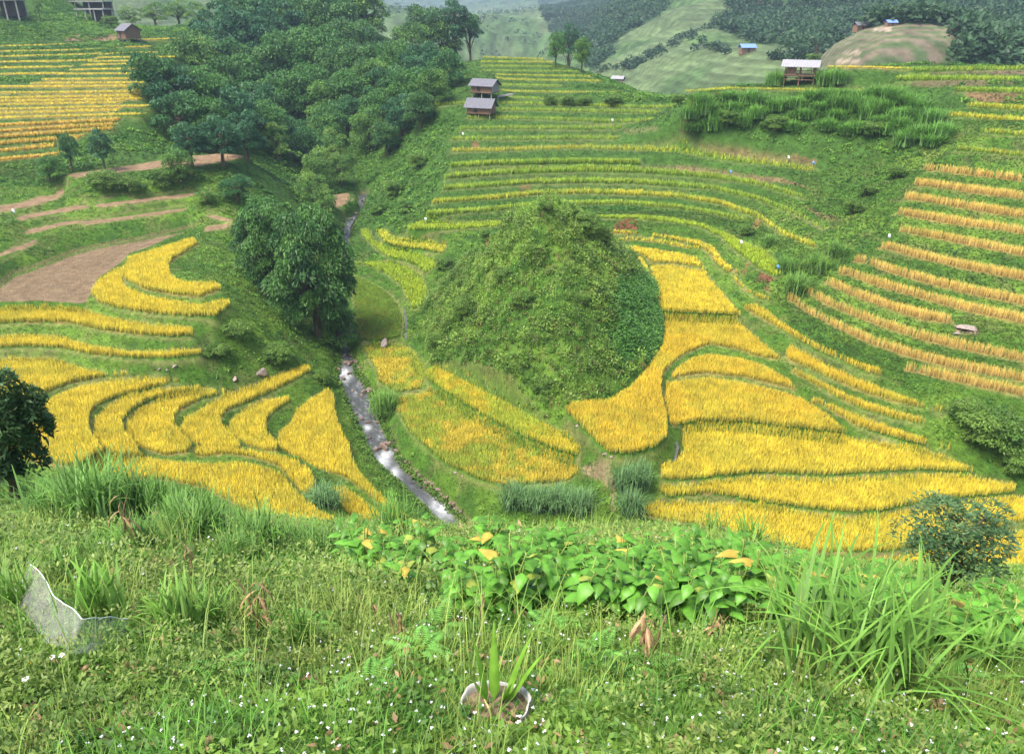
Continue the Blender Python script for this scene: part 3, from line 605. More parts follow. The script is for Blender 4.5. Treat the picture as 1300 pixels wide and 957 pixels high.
for n, f in enumerate(FIELDS):
    if f['h'] == 0: continue
    P = f['poly']; dist = P[:, 1].mean()
    sp = .175 if dist < 75 else (.215 if dist < 100 else (.31 if dist < 135 else .42))
    gx, gy = poly_points(P, sp)
    s = np.abs(gx) < .93*(gy+OFF); gx, gy = gx[s], gy[s]
    own = grid_sample((fid == n).astype(np.float32), gx, gy) > .08
    if not f['thin'] or dist < 112: gx, gy = gx[own], gy[own]
    if len(gx) < 3: continue
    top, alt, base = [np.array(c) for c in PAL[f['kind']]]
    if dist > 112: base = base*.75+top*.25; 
    nn = fbm(gx*.22, gy*.22, 90+n)*.6+fbm(gx*1.3, gy*1.3, 91)*.4; a, b = MIXF[f['kind']]
    mixv = smooth(a-.08, b, nn)[:, None] if f['kind'] not in ('mixed', 'ggold', 'dgreen', 'ygreen') else smooth(a, b, nn)[:, None]
    if f['kind'] in ('mixed', 'ggold'):   # greener towards its far left edge as in the photo
        pass
    ct = top*(1-mixv)+alt*mixv
    ct = ct*(.80+.34*fbm(gx*.5, gy*.5, 5))[:, None]
    hh = f['h']*(.95+.12*fbm(gx*.8, gy*.8, 7))
    K, seg = (9, 2) if dist < 100 else ((7, 2) if dist < 135 else (6, 1))
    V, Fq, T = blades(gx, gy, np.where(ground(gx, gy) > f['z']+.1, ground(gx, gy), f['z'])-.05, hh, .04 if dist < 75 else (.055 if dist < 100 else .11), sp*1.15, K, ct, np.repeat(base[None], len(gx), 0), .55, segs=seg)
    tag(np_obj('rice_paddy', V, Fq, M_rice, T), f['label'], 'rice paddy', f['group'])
# ---------------------------------------------------------------- stream
vv = np.linspace(246, 690, 240)
LX, RX = [np.interp(vv, S[:, 1], S[:, 0]) for S in (STREAM_L, STREAM_R)]; nr_ = (.5-.3*smooth(400, 470, vv))*.55; LX, RX = LX+(RX-LX)*nr_, RX-(RX-LX)*nr_
wz = stream_z(vv); wz = wz-.05*smooth(.35, .65, vnoise(vv/14, vv*0, 5))
wx0, wy0 = P2W(LX-2, vv, wz); wx1, wy1 = P2W(RX+2, vv, wz)
nc = 14; tt = np.linspace(0, 1, nc)[None]
WX = wx0[:, None]*(1-tt)+wx1[:, None]*tt; WY = wy0[:, None]*(1-tt)+wy1[:, None]*tt; WZ = np.repeat(wz[:, None], nc, 1)
WZ = WZ+.05*(vnoise(WX*2.2, WY*2.2, 8)-.5)
foam = .22*smooth(.5, .75, fbm(WX*4.5, WY*1.3, 77)*.9+.6*np.repeat(0*wz[:, None], nc, 1))
for (u, v, r) in [(482, 588, 9), (437, 472, 8), (565, 640, 12), (500, 600, 6), (490, 577, 6), (437, 478, 8), (450, 545, 4), (466, 543, 4), (448, 262, 4)]:
    fx_, fy_ = P2W(u, v, float(stream_z(v))); foam = np.maximum(foam, .5*np.exp(-(((WX-fx_)/(r*.085))**2+((WY-fy_)/(r*.13))**2)))
foam = np.clip(foam*(.1+1.5*fbm(WX*5, WY*2.2, 12)**1.5*1.4), 0, 1)[..., None]
wt = np.array((.055, .06, .06))*(1-foam)+np.array((.85, .88, .9))*foam
brown = smooth(.6, 1, tt*np.ones_like(WX))[..., None]*.6*smooth(575, 600, vv)[:, None, None]
wt = wt*(.6+.8*fbm(WX*6, WY*2, 78))[..., None]
wt = wt*(1-brown*(1-foam))+np.array((.28, .17, .09))*brown*(1-foam)
m, t, b = new_mat('stream water')
a = t.nodes.new('ShaderNodeAttribute'); a.attribute_name = 'tint'; t.links.new(a.outputs['Color'], b.inputs['Base Color'])
b.inputs['Roughness'].default_value = .45; b.inputs['Specular IOR Level'].default_value = .2
n = t.nodes.new('ShaderNodeTexNoise'); n.inputs['Scale'].default_value = 5; g = t.nodes.new('ShaderNodeNewGeometry'); t.links.new(g.outputs['Position'], n.inputs['Vector'])
bp = t.nodes.new('ShaderNodeBump'); bp.inputs['Strength'].default_value = .7; bp.inputs['Distance'].default_value = .12
t.links.new(n.outputs[0], bp.inputs['Height']); t.links.new(bp.outputs[0], b.inputs['Normal'])
tag(terr_obj('stream_water', WX, WY, WZ, wt, m), kind='structure')

# irrigation ditches: thin ribbons of water along the paddies
def ribbon(name, c, s, wpx, z, mat, col):
    P = resample(cv(c, s), 4); d_ = np.gradient(P, axis=0); nrm = np.stack([-d_[:, 1], d_[:, 0]], 1)/np.maximum(np.hypot(d_[:, 0], d_[:, 1]), 1e-6)[:, None]
    r = raycast(H, P[:, 0], P[:, 1], 30); ok = ~np.isnan(r[:, 0]); r = r[ok]
    g_ = np.gradient(r[:, :2], axis=0); nn = np.stack([-g_[:, 1], g_[:, 0]], 1)/np.maximum(np.hypot(g_[:, 0], g_[:, 1]), 1e-6)[:, None]*wpx/2
    A = r[:, :2]-nn; B_ = r[:, :2]+nn
    zA = np.maximum(ground(A[:, 0], A[:, 1]), ground(B_[:, 0], B_[:, 1]))+z
    zA = np.convolve(np.pad(zA, 2, 'edge'), np.ones(5)/5, 'valid')
    V = np.stack([np.c_[A, zA], np.c_[B_, zA]], 1).reshape(-1, 3); k = len(A); i = 2*np.arange(k-1)
    return np_obj(name, V, np.stack([i, i+1, i+3, i+2], 1), mat, np.repeat(np.array(col)[None], len(V), 0))
tag(ribbon('ditch_water', 'X', '859,561;860,571;858,580;856,588', .22, .05, M_ground, (.11, .11, .10)), kind='structure')
tag(ribbon('ditch_water', 'L', '385,690;395,740;405,800;402,860;400,910', .25, .04, M_ground, (.13, .13, .12)), kind='structure')

# ---------------------------------------------------------------- rocks
def rock_mesh(name, seed, mat):
    import bmesh
    bm = bmesh.new(); bmesh.ops.create_icosphere(bm, subdivisions=3, radius=1)
    r_ = random.Random(seed); cuts = [(Vector((r_.gauss(0, 1), r_.gauss(0, 1), r_.gauss(0, 1))).normalized(), r_.uniform(.45, .8)) for _ in range(9)]
    for v in bm.verts:
        p = v.co.copy()
        for n_, d_ in cuts:
            k = p.dot(n_)
            if k > d_: p -= n_*(k-d_)
        p *= 1+.05*math.sin(7*p.x+seed)*math.cos(6*p.y)
        v.co = p
    me = bpy.data.meshes.new(name); bm.to_mesh(me); bm.free(); me.materials.append(mat)
    for f in me.polygons: f.use_smooth = False
    return me
M_rock = plain_mat('wet brown stone', (.17, .12, .09), .6, .4, 4, .4, bump=.6)
M_rock2 = plain_mat('pale stone', (.26, .21, .18), .85, .2, 4, .3, bump=.6)
RK = [rock_mesh('stone', s, M_rock) for s in (1, 2, 3)]; RK2 = [rock_mesh('stone', s, M_rock2) for s in (4, 5)]
def put_rock(u, v, wpx, pale=False, label=None, group=None, flat=.5, sink=.25, asp=.7):
    r = hit(u, v, 30)
    if r is None: return
    dep = r[1]*cp-r[2]*sp_; s = wpx*dep/F/2*(1 if pale else 1.45)
    o = bpy.data.objects.new('boulder' if wpx > 14 else 'river_stone', random.choice(RK2 if pale else RK)); link(o)
    z = max(r[2], float(np.interp(r[1], SY, SZ))-.02) if not pale else r[2]
    o.location = (r[0], r[1], z+s*flat*(1-sink)-.05); o.scale = (s, s*asp, s*flat*1.2); o.rotation_euler = (0, 0, random.uniform(0, 6))
    tag(o, label, 'stone' if wpx <= 14 else 'boulder', group)
SG = 'brown stones lying in the stream'
for (u, v, w_) in [(470, 500, 9), (463, 503, 8), (474, 505, 6), (459, 506, 5), (488, 573, 12), (497, 568, 8), (503, 577, 7), (480, 575, 8), (491, 567, 6), (441, 408, 5), (446, 414, 5), (439, 420, 5), (447, 422, 6), (438, 430, 4), (448, 435, 6), (441, 440, 5), (444, 447, 6), (452, 461, 8), (446, 466, 8), (440, 465, 7), (455, 468, 6), (438, 455, 4), (464, 484, 4), (477, 524, 5), (484, 527, 5), (459, 536, 5), (512, 583, 5), (522, 596, 5), (533, 604, 6), (545, 613, 5), (556, 622, 6), (568, 632, 6), (577, 641, 7), (586, 650, 6), (572, 640, 7), (578, 648, 6), (563, 634, 6), (551, 624, 6), (549, 615, 5), (540, 618, 6), (530, 600, 6), (520, 588, 5), (515, 590, 6), (508, 582, 5), (468, 540, 5), (452, 530, 4), (480, 540, 5), (486, 552, 5), (470, 560, 4), (448, 500, 4), (436, 485, 6), (444, 478, 5), (460, 492, 5), (447, 455, 5), (442, 428, 5), (441, 415, 4), (430, 474, 7), (452, 275, 5), (447, 281, 4), (460, 258, 4), (539, 609, 4), (561, 628, 4)]:
    put_rock(u, v, w_, False, 'reddish brown stone lying in the water or along the edge of the stream', SG)
put_rock(476, 512, 13, True, 'large flat pale stone at the right edge of the stream', SG, .3)
put_rock(489, 439, 17, True, 'pale rock standing in the corner of the green paddy right of the stream', None, .6)
put_rock(333, 478, 15, True, 'pale boulder in the grass above the long-armed golden paddy', None, .9)
put_rock(299, 482, 10, True, 'pinkish stone in the grass left of the pale boulder', None, .5)
for (u, v, w_) in [(203, 469, 6), (222, 466, 8), (212, 470, 5)]: put_rock(u, v, w_, True, 'small pale stone among weeds above the second curved golden lobe', 'pale stones above the fan of paddies', .6)
put_rock(1227, 418, 26, True, 'flat pinkish rock outcrop between strips on the right slope', None, .25)
put_rock(1215, 424, 12, True, 'small rock at the left end of the pinkish outcrop on the right slope', None, .3)
for (u, v, w_) in [(578, 600, 6), (587, 604, 4)]: put_rock(u, v, w_, True, 'small white stone on the bank under the largest right-bank paddy', 'white stones on the stream bank', .5)
for (u, v, w_) in [(768, 577, 8), (776, 580, 6), (733, 541, 7)]: put_rock(u, v, w_, True, 'pale stone showing in the bank below the boot-shaped golden paddy', 'stones in the bank of the boot-shaped paddy', .5)

# ---------------------------------------------------------------- scattering helpers
def leaves(cx, cy, cz, ox, oy, oz, L, W, col, droop=.3, jitter=.6, var=.22, tri=False):
    "one folded leaf (4 verts) per centre, pointing along (ox,oy,oz) with jitter"
    n = len(cx); D = np.stack([ox, oy, oz], 1)+rng.normal(0, jitter, (n, 3)); D[:, 2] -= droop
    D /= np.linalg.norm(D, axis=1, keepdims=True)
    R = rng.normal(0, 1, (n, 3)); S = np.cross(D, R); S /= np.linalg.norm(S, axis=1, keepdims=True)+1e-9
    S[:, 2] *= .5
    Ls = (L*rng.uniform(.7, 1.3, n))[:, None]; Ws = (W*rng.uniform(.7, 1.3, n))[:, None]
    c = np.stack([cx, cy, cz], 1)
    V = np.stack([c-D*Ls*.5, c+S*Ws*.5+D*Ls*.05, c+D*Ls*.5, c-S*Ws*.5+D*Ls*.05], 1)
    T = np.repeat((col*rng.uniform(1-var, 1+var, n)[:, None])[:, None], 4, 1)
    b = (np.arange(n)*4)[:, None]
    return V.reshape(-1, 3), b+np.arange(4)[None], T.reshape(-1, 3)
def puffs(px, py, pz, r, nl, L, W, col, flat=.75, droop=.2):
    "leafy tufts: nl leaves on and in a low dome of radius r"
    n = len(px); N = n*nl
    d_ = rng.normal(0, 1, (N, 3)); d_[:, 2] = np.abs(d_[:, 2])*.9-.05; d_ /= np.linalg.norm(d_, axis=1, keepdims=True)
    rad = np.repeat(r, nl)*rng.uniform(.35, 1.0, N)**.5
    return leaves(np.repeat(px, nl)+d_[:, 0]*rad, np.repeat(py, nl)+d_[:, 1]*rad, np.repeat(pz, nl)+d_[:, 2]*rad*flat, d_[:, 0], d_[:, 1], d_[:, 2]*.6+.1,
                  np.repeat(np.broadcast_to(L, n), nl), np.repeat(np.broadcast_to(W, n), nl), np.repeat(col, nl, 0), droop)
def merge(*parts):
    Vs, Fs, Ts = [], [], []; o = 0
    for V, Fq, T in parts:
        Vs.append(V); Fs.append(Fq+o); Ts.append(T); o += len(V)
    return np.concatenate(Vs), np.concatenate(Fs), np.concatenate(Ts)
def pts(n, y0, y1, cond=None):
    yy = np.sqrt(rng.uniform((y0+OFF)**2, (y1+OFF)**2, n))-OFF; ss = rng.uniform(-.78, .78, n); x = ss*(yy+OFF)
    if cond is not None:
        k = cond(x, yy); x, yy = x[k], yy[k]
    return x, yy, ground(x, yy)
fixf = (fid >= 0).astype(np.float32); wetf = (fid == -2).astype(np.float32); bunf = bund[..., 0].astype(np.float32); vinf = vine.astype(np.float32); moundf = (on_m & (rr < .97)).astype(np.float32); nearf = near.astype(np.float32)
free = lambda x, y: (grid_sample(fixf, x, y) < .02) & (grid_sample(wetf, x, y) < .02) & (grid_sample(bunf, x, y) < .5)
def mixcol(a, b, k): return np.array(a)*(1-k[:, None])+np.array(b)*k[:, None]
# short grass on banks and slopes
parts = []
for (y0, y1, n, h, w_, K) in [(42, 75, 110000, .20, .035, 5), (75, 120, 110000, .24, .055, 5), (120, 220, 85000, .30, .10, 4)]:
    x, y, z = pts(n, y0, y1, lambda x, y: free(x, y) & (grid_sample(moundf, x, y) < .5) & (grid_sample(vinf, x, y) < .5))
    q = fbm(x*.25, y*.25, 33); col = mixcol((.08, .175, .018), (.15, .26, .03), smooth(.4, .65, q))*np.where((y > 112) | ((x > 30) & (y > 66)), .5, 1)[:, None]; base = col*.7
    nearp = 1-.4*(grid_sample(nearf, x, y) > .15)
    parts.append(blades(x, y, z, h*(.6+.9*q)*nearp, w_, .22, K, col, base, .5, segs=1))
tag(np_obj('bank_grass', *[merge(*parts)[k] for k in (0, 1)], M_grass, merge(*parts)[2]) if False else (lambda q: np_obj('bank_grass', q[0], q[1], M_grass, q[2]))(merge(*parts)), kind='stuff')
# weeds and leafy scrub in drifts over the slopes
x, y, z = pts(70000, 30, 255, lambda x, y: free(x, y) & (grid_sample(moundf, x, y) < .5) & (grid_sample(vinf, x, y) < .5) & (grid_sample(nearf, x, y) < .12))
q = fbm(x*.13+4, y*.13, 55); u_, v_ = W2P(x, y, z)
w8 = smooth(.40, .58, q)
w8 = np.where((u_ > 250) & (u_ < 440) & (v_ > 300) & (v_ < 480), 1, w8); w8 = np.where((u_ > 440) & (u_ < 575) & (v_ > 150) & (v_ < 300), np.maximum(w8, .8), w8)
w8 = np.where((v_ > 600) & (u_ > 560) & (u_ < 860), .7, w8); w8 = np.where((u_ > 1060) & (v_ > 480) & (v_ < 620), 1, w8)
w8 = np.where((u_ > 840) & (u_ < 1130) & (v_ > 160) & (v_ < 330), w8*.35, w8); w8 = np.where((u_ > 1120) & (v_ > 200) & (v_ < 480), w8*.5, w8); w8 = np.where((u_ > 1000) & (u_ < 1130) & (v_ > 380) & (v_ < 480), w8*.4, w8)
k = rng.uniform(0, 1, len(x)) < w8; x, y, z = x[k], y[k], z[k]; q2 = fbm(x*.4, y*.4, 57)
col = mixcol((.05, .145, .018), (.13, .26, .03), smooth(.35, .65, q2))
r = rng.uniform(.2, .6, len(x))*np.where(y > 120, 1.5, 1)
V = puffs(x, y, z, r, 18, np.where(y > 110, .42, .26), np.where(y > 110, .24, .15), col)
tag(np_obj('weeds', V[0], V[1], M_leaf, V[2]), kind='stuff')
# weeds hanging over the edges of the stream
parts = []
for S in (STREAM_L, STREAM_R):
    P = resample(S, 1.5); P = np.repeat(P, 5, 0)+rng.normal(0, 1.6, (len(P)*5, 2)); zz = stream_z(P[:, 1])+.5; x, y = P2W(P[:, 0]+(-2.5 if S is STREAM_L else 2.5), P[:, 1], zz); z = ground(x, y)
    k = (rng.uniform(0, 1, len(x)) < .62) & ~((S is STREAM_R)*(P[:, 1] > 560)*(rng.uniform(0, 1, len(x)) < .6)).astype(bool); x, y, z = x[k], y[k], z[k]; col = mixcol((.05, .12, .02), (.13, .23, .03), rng.uniform(0, 1, len(x)))
    parts.append(puffs(x, y, np.maximum(z, zz[k]-.6), rng.uniform(.2, .55, len(x)), 20, .26, .13, col))
V = merge(*parts); tag(np_obj('stream_bank_weeds', V[0], V[1], M_leaf, V[2]), kind='stuff')
# scrub of the mound
n = 9000; a_ = rng.uniform(-math.pi, math.pi, n); q_ = np.sqrt(rng.uniform(0, 1, n))*.98
rb = np.interp(a_, gg, kr); x = mx_+np.cos(a_)*rb*q_; y = my_+np.sin(a_)*rb*q_
k = free(x, y) & (grid_sample(vinf, x, y) < .5); x, y = x[k], y[k]; z = ground(x, y)
q2 = fbm(x*.3, y*.3, 58); q3 = fbm(x*.9, y*.9, 59)
col = mixcol((.075, .17, .022), (.2, .33, .05), smooth(.4, .6, q2*.6+q3*.4)); dry_ = (rng.uniform(0, 1, len(x)) < .1)[:, None]; col = np.where(dry_, np.array((.2, .17, .06)), col)
V1 = puffs(x[::2], y[::2], z[::2]-.05, rng.uniform(.25, .75, len(x[::2])), 26, .24, .12, col[::2], .9)
V2 = blades(x[1::2], y[1::2], z[1::2], rng.uniform(.5, 1.1, len(x[1::2])), .05, .35, 8, col[1::2]*1.25, col[1::2]*.7, .7, segs=2)
kb = rng.choice(len(x), 420); V3 = puffs(x[kb], y[kb], z[kb]+.1, rng.uniform(.6, 1.15, 420), 90, .3, .15, mixcol((.06, .13, .022), (.2, .31, .05), rng.uniform(0, 1, 420)), 1.1, .1)
V = merge(V1, V2, V3); tag(np_obj('mound_scrub', V[0], V[1], M_leaf, V[2]), kind='stuff')
# vines over the right flank of the mound
vi, vj = np.nonzero(vine); k = rng.integers(0, len(vi), 5200); x = GX[vi[k], vj[k]]+rng.uniform(-.2, .2, 5200); y = GY[vi[k], vj[k]]+rng.uniform(-.2, .2, 5200); z = ground(x, y)
ok = free(x, y); x, y, z = x[ok], y[ok], z[ok]
col = mixcol((.05, .15, .025), (.11, .25, .045), fbm(x*.7, y*.7, 60))
V = puffs(x, y, z-.05, np.full(len(x), .32), 9, .26, .22, col, .45, 0); tag(np_obj('vine_cover', V[0], V[1], M_leaf, V[2]), kind='stuff')
# straw stubble on the bare field
fi = [n for n, f in enumerate(FIELDS) if f['kind'] == 'stubble'][0]
gx, gy = poly_points(FIELDS[fi]['poly'], .28); col = mixcol((.38, .29, .16), (.26, .19, .11), rng.uniform(0, 1, len(gx)))
V = blades(gx, gy, np.full(len(gx), -27.42), .13, .05, .16, 4, col, col*.7, .8, segs=1); tag(np_obj('straw_stubble', V[0], V[1], M_rice, V[2]), kind='stuff')

# ---------------------------------------------------------------- trees
def tube(P, R, nseg=7):
    P = np.array(P, float); n = len(P); V = np.empty((n, nseg, 3))
    for i in range(n):
        d_ = P[min(i+1, n-1)]-P[max(i-1, 0)]; d_ /= np.linalg.norm(d_)+1e-9
        a = np.cross(d_, (0, 0, 1) if abs(d_[2]) < .9 else (1, 0, 0)); a /= np.linalg.norm(a); b_ = np.cross(d_, a)
        th = np.linspace(0, 2*np.pi, nseg, endpoint=False)
        V[i] = P[i]+R[i]*(np.cos(th)[:, None]*a+np.sin(th)[:, None]*b_)
    i = np.arange(n-1)[:, None]*nseg; j = np.arange(nseg)[None]; k = (j+1) % nseg
    Fq = np.stack([i+j, i+k, i+nseg+k, i+nseg+j], -1).reshape(-1, 4)
    return V.reshape(-1, 3), Fq
def mergeVF(L_):
    Vs, Fs = [], []; o = 0
    for V, Fq in L_: Vs.append(V); Fs.append(Fq+o); o += len(V)
    return np.concatenate(Vs), np.concatenate(Fs)
def tree_template(seed, nb=16, nl=300, leaf=(.42, .17), cols=((.022, .075, .022), (.06, .135, .035)), tall=1.0, droop=.7, blob=(.3, .46)):
    "unit tree: crown radius 1 about (0,0,0), trunk down to z=-1.9"
    r_ = np.random.default_rng(seed); global rng; keep_, rng = rng, r_
    limbs = []; trunk = [(0, 0, -2.2), (.03, .02, -1.4), (-.02, .04, -.8), (.02, 0, -.2), (0, 0, .35)]
    limbs.append(tube(trunk, [.10, .08, .065, .05, .02]))
    bl = []
    for i in range(nb):
        ph = i*2.399+r_.uniform(-.4, .4); zc = -.55+1.35*((i+.5)/nb)+r_.uniform(-.12, .12); rc = .72*math.sqrt(max(.05, 1-(zc/1.0)**2))*r_.uniform(.65, 1.08)
        c = np.array((math.cos(ph)*rc, math.sin(ph)*rc, zc*tall)); bl.append((c, r_.uniform(*blob)))
        z0 = max(-1.1, zc-.7); limbs.append(tube([(0, 0, z0), c*.5+np.array((0, 0, z0*.25)), c], [.035, .022, .008], 5))
    Vs = []
    for c, rb in bl:
        d_ = r_.normal(0, 1, (nl, 3)); d_[:, 2] = np.where(d_[:, 2] < -.2, -d_[:, 2]*.8, d_[:, 2]); d_ /= np.linalg.norm(d_, axis=1, keepdims=True)
        rad = rb*r_.uniform(.5, 1.08, nl)**.6; p = c+d_*rad[:, None]*np.array((1, 1, .8))
        k = r_.uniform(0, 1); col = np.array(cols[0])*(1-k)+np.array(cols[1])*k
        tipk = np.clip(d_[:, 2], 0, 1)[:, None]*.0
        Vs.append(leaves(p[:, 0], p[:, 1], p[:, 2], d_[:, 0], d_[:, 1], d_[:, 2]*.4, leaf[0]*.28, leaf[1]*.28, np.repeat(col[None], nl, 0)*(1+tipk), droop, .45, .3))
    rng = keep_
    V = merge(*Vs); LV, LF = mergeVF(limbs)
    return np_mesh('crown', V[0], V[1], M_leaf, V[2]), np_mesh('trunk', LV, LF, M_bark, smooth_=True)
TT = [tree_template(100+i, nb=17+i, nl=330, cols=[((.025, .10, .028), (.075, .19, .045)), ((.035, .12, .022), (.11, .25, .04)), ((.02, .085, .033), (.055, .155, .058)), ((.04, .115, .02), (.12, .24, .035)), ((.025, .09, .022), (.075, .175, .035))][i], blob=[(.3, .46), (.36, .5), (.28, .4), (.34, .52), (.3, .46)][i]) for i in range(5)]
TL = [tree_template(120+i, nb=14, nl=300, cols=((.08, .18, .03), (.16, .28, .045))) for i in range(2)]    # lighter
TB = [tree_template(140+i, nb=11, nl=420, leaf=(.5, .22), cols=((.07, .15, .022), (.15, .25, .04)), blob=(.4, .6)) for i in range(3)]  # round shrubs
TBIG = tree_template(160, nb=44, nl=520, leaf=(.30, .11), cols=((.03, .095, .02), (.09, .21, .035)), blob=(.2, .33))
def place_on_ray(u, v, hc, ymin=40, ymax=262):
    "point of the line of sight that is hc above the ground"
    ys = np.arange(ymin, ymax, .5); dx = (u-650)/F; dy = -(v-478.5)/F; Y = cp+dy*sp_; Z = -sp_+dy*cp
    xs = dx/Y*ys; zs = Z/Y*ys; g_ = ground(xs, ys); k = zs-g_ <= hc
    if not k.any(): i = len(ys)-1
    else: i = int(np.argmax(k))
    return xs[i], ys[i], zs[i], g_[i]
def put_tree(T, u, v, wpx, hpx=None, hc=None, name='broadleaf_tree', label='', cat='tree', group=None, ymin=40, y=None):
    "crown centre at photo point (u,v), crown wpx wide"
    if y is None:
        hc_ = hc if hc else 3.5
        x, y, z, g_ = place_on_ray(u, v, hc_, ymin)
    else:
        x, y, z = at_dist(u, v, y); g_ = float(ground(x, y))
    dep = y*cp-z*sp_; R = wpx*dep/F/2; RZ = (hpx or wpx)*dep/F/2
    root = bpy.data.objects.new(name, None); link(root); root.empty_display_size = .2
    root.location = (x, y, g_)
    cr = bpy.data.objects.new('crown', T[0]); link(cr, root); tr = bpy.data.objects.new('trunk', T[1]); link(tr, root)
    cr.location = (0, 0, z-g_); cr.scale = (R, R, RZ); cr.rotation_euler = (0, 0, random.uniform(0, 6.28))
    tr.location = (0, 0, z-g_); tr.scale = (R, R, max((z-g_+.3)/2.2, .1)); tr.rotation_euler = cr.rotation_euler
    tag(root, label, cat, group); return root
GG = 'dark trees of the dense grove at the upper left'
grove = '''195,100,58;222,120,60;246,82,60;278,52,62;300,28,62;332,16,60;366,4,62;402,0,60;436,4,56;462,22,52;290,84,60;320,58,62;352,40,62;388,34,62;422,42,60;452,60,54;228,150,58;262,124,60;297,112,62;332,98,66;366,84,66;402,76,62;432,92,56;462,88,50
258,162,56;292,150,60;325,140,60;356,128,56;390,120,56;420,132,52;448,122,50;474,104,46;310,172,48;280,178,46;340,160,50;240,180,36'''
NTH = ['leftmost']+['%s from the left' % s for s in ('second', 'third', 'fourth', 'fifth', 'sixth', 'seventh', 'eighth', 'ninth', 'tenth', 'eleventh', 'twelfth', 'thirteenth', 'fourteenth')]
def named(lst, rows, text):
    L_ = [tuple(map(float, q.split(','))) for q in lst.replace('\n', ';').split(';')]; out = []
    for k, (a, b, nm) in enumerate(rows):
        for i, q in enumerate(sorted([q for q in L_ if a <= q[1] < b])): out.append(q+(text % (NTH[i], nm),))
    return out
for u, v, w_, lab_ in named(grove, [(-9, 50, 'top'), (50, 95, 'second'), (95, 138, 'third'), (138, 400, 'lowest')], 'dark tree of the grove left of the ravine, %s, %s row'):
    put_tree(random.choice(TT), u, v, w_*1.22, w_*1.15, hc=4.0, label=lab_, group=GG)
GC = 'dark trees on the ridge beside the huts'
for u, v, w_, lab_ in named('540,38,44;577,30,42;560,58,48;520,62,46;596,38,30;500,86,48;535,90,50;566,90,44;490,114,50;520,120,48;550,112,38;480,146,48;508,150,42;533,140,36;466,168,42;490,176,32;440,150,46;420,165,44', [(-9, 80, 'top'), (80, 130, 'middle'), (130, 400, 'lowest')], 'dark tree between ravine and stilt huts, %s, %s row'):
    put_tree(random.choice(TT), u, v, w_*1.2, w_*1.2, hc=3.6, label=lab_, group=GC)
GR2 = 'lighter trees in the ravine below the grove'
for u, v, w_, lab_ in named('385,188,52;402,216,46;372,170,42;424,190,40;396,245,42;350,180,38;430,215,34;412,262,34', [(-9, 200, 'upper'), (200, 400, 'lower')], 'mid green ravine tree right of the dirt terrace, %s, %s row'):
    put_tree(random.choice(TL+TT[:1]), u, v, w_, w_*1.1, hc=3.4, label=lab_, group=GR2)
put_tree(TBIG, 335, 322, 84, 120, hc=5.2, name='big_tree', label='broad dark tree left of and behind the tallest streamside tree')
put_tree(TBIG, 398, 355, 122, 178, hc=7.2, name='big_tree', label='tallest dark green tree on the left bank, leaning over the stream')
put_tree(TT[1], 332, 288, 66, 66, hc=3.6, label='dark green tree just behind and left of the big streamside tree')
put_tree(TT[3], 427, 420, 56, 62, hc=2.4, label='low dark tree at the foot of the big tree, touching the stream edge')
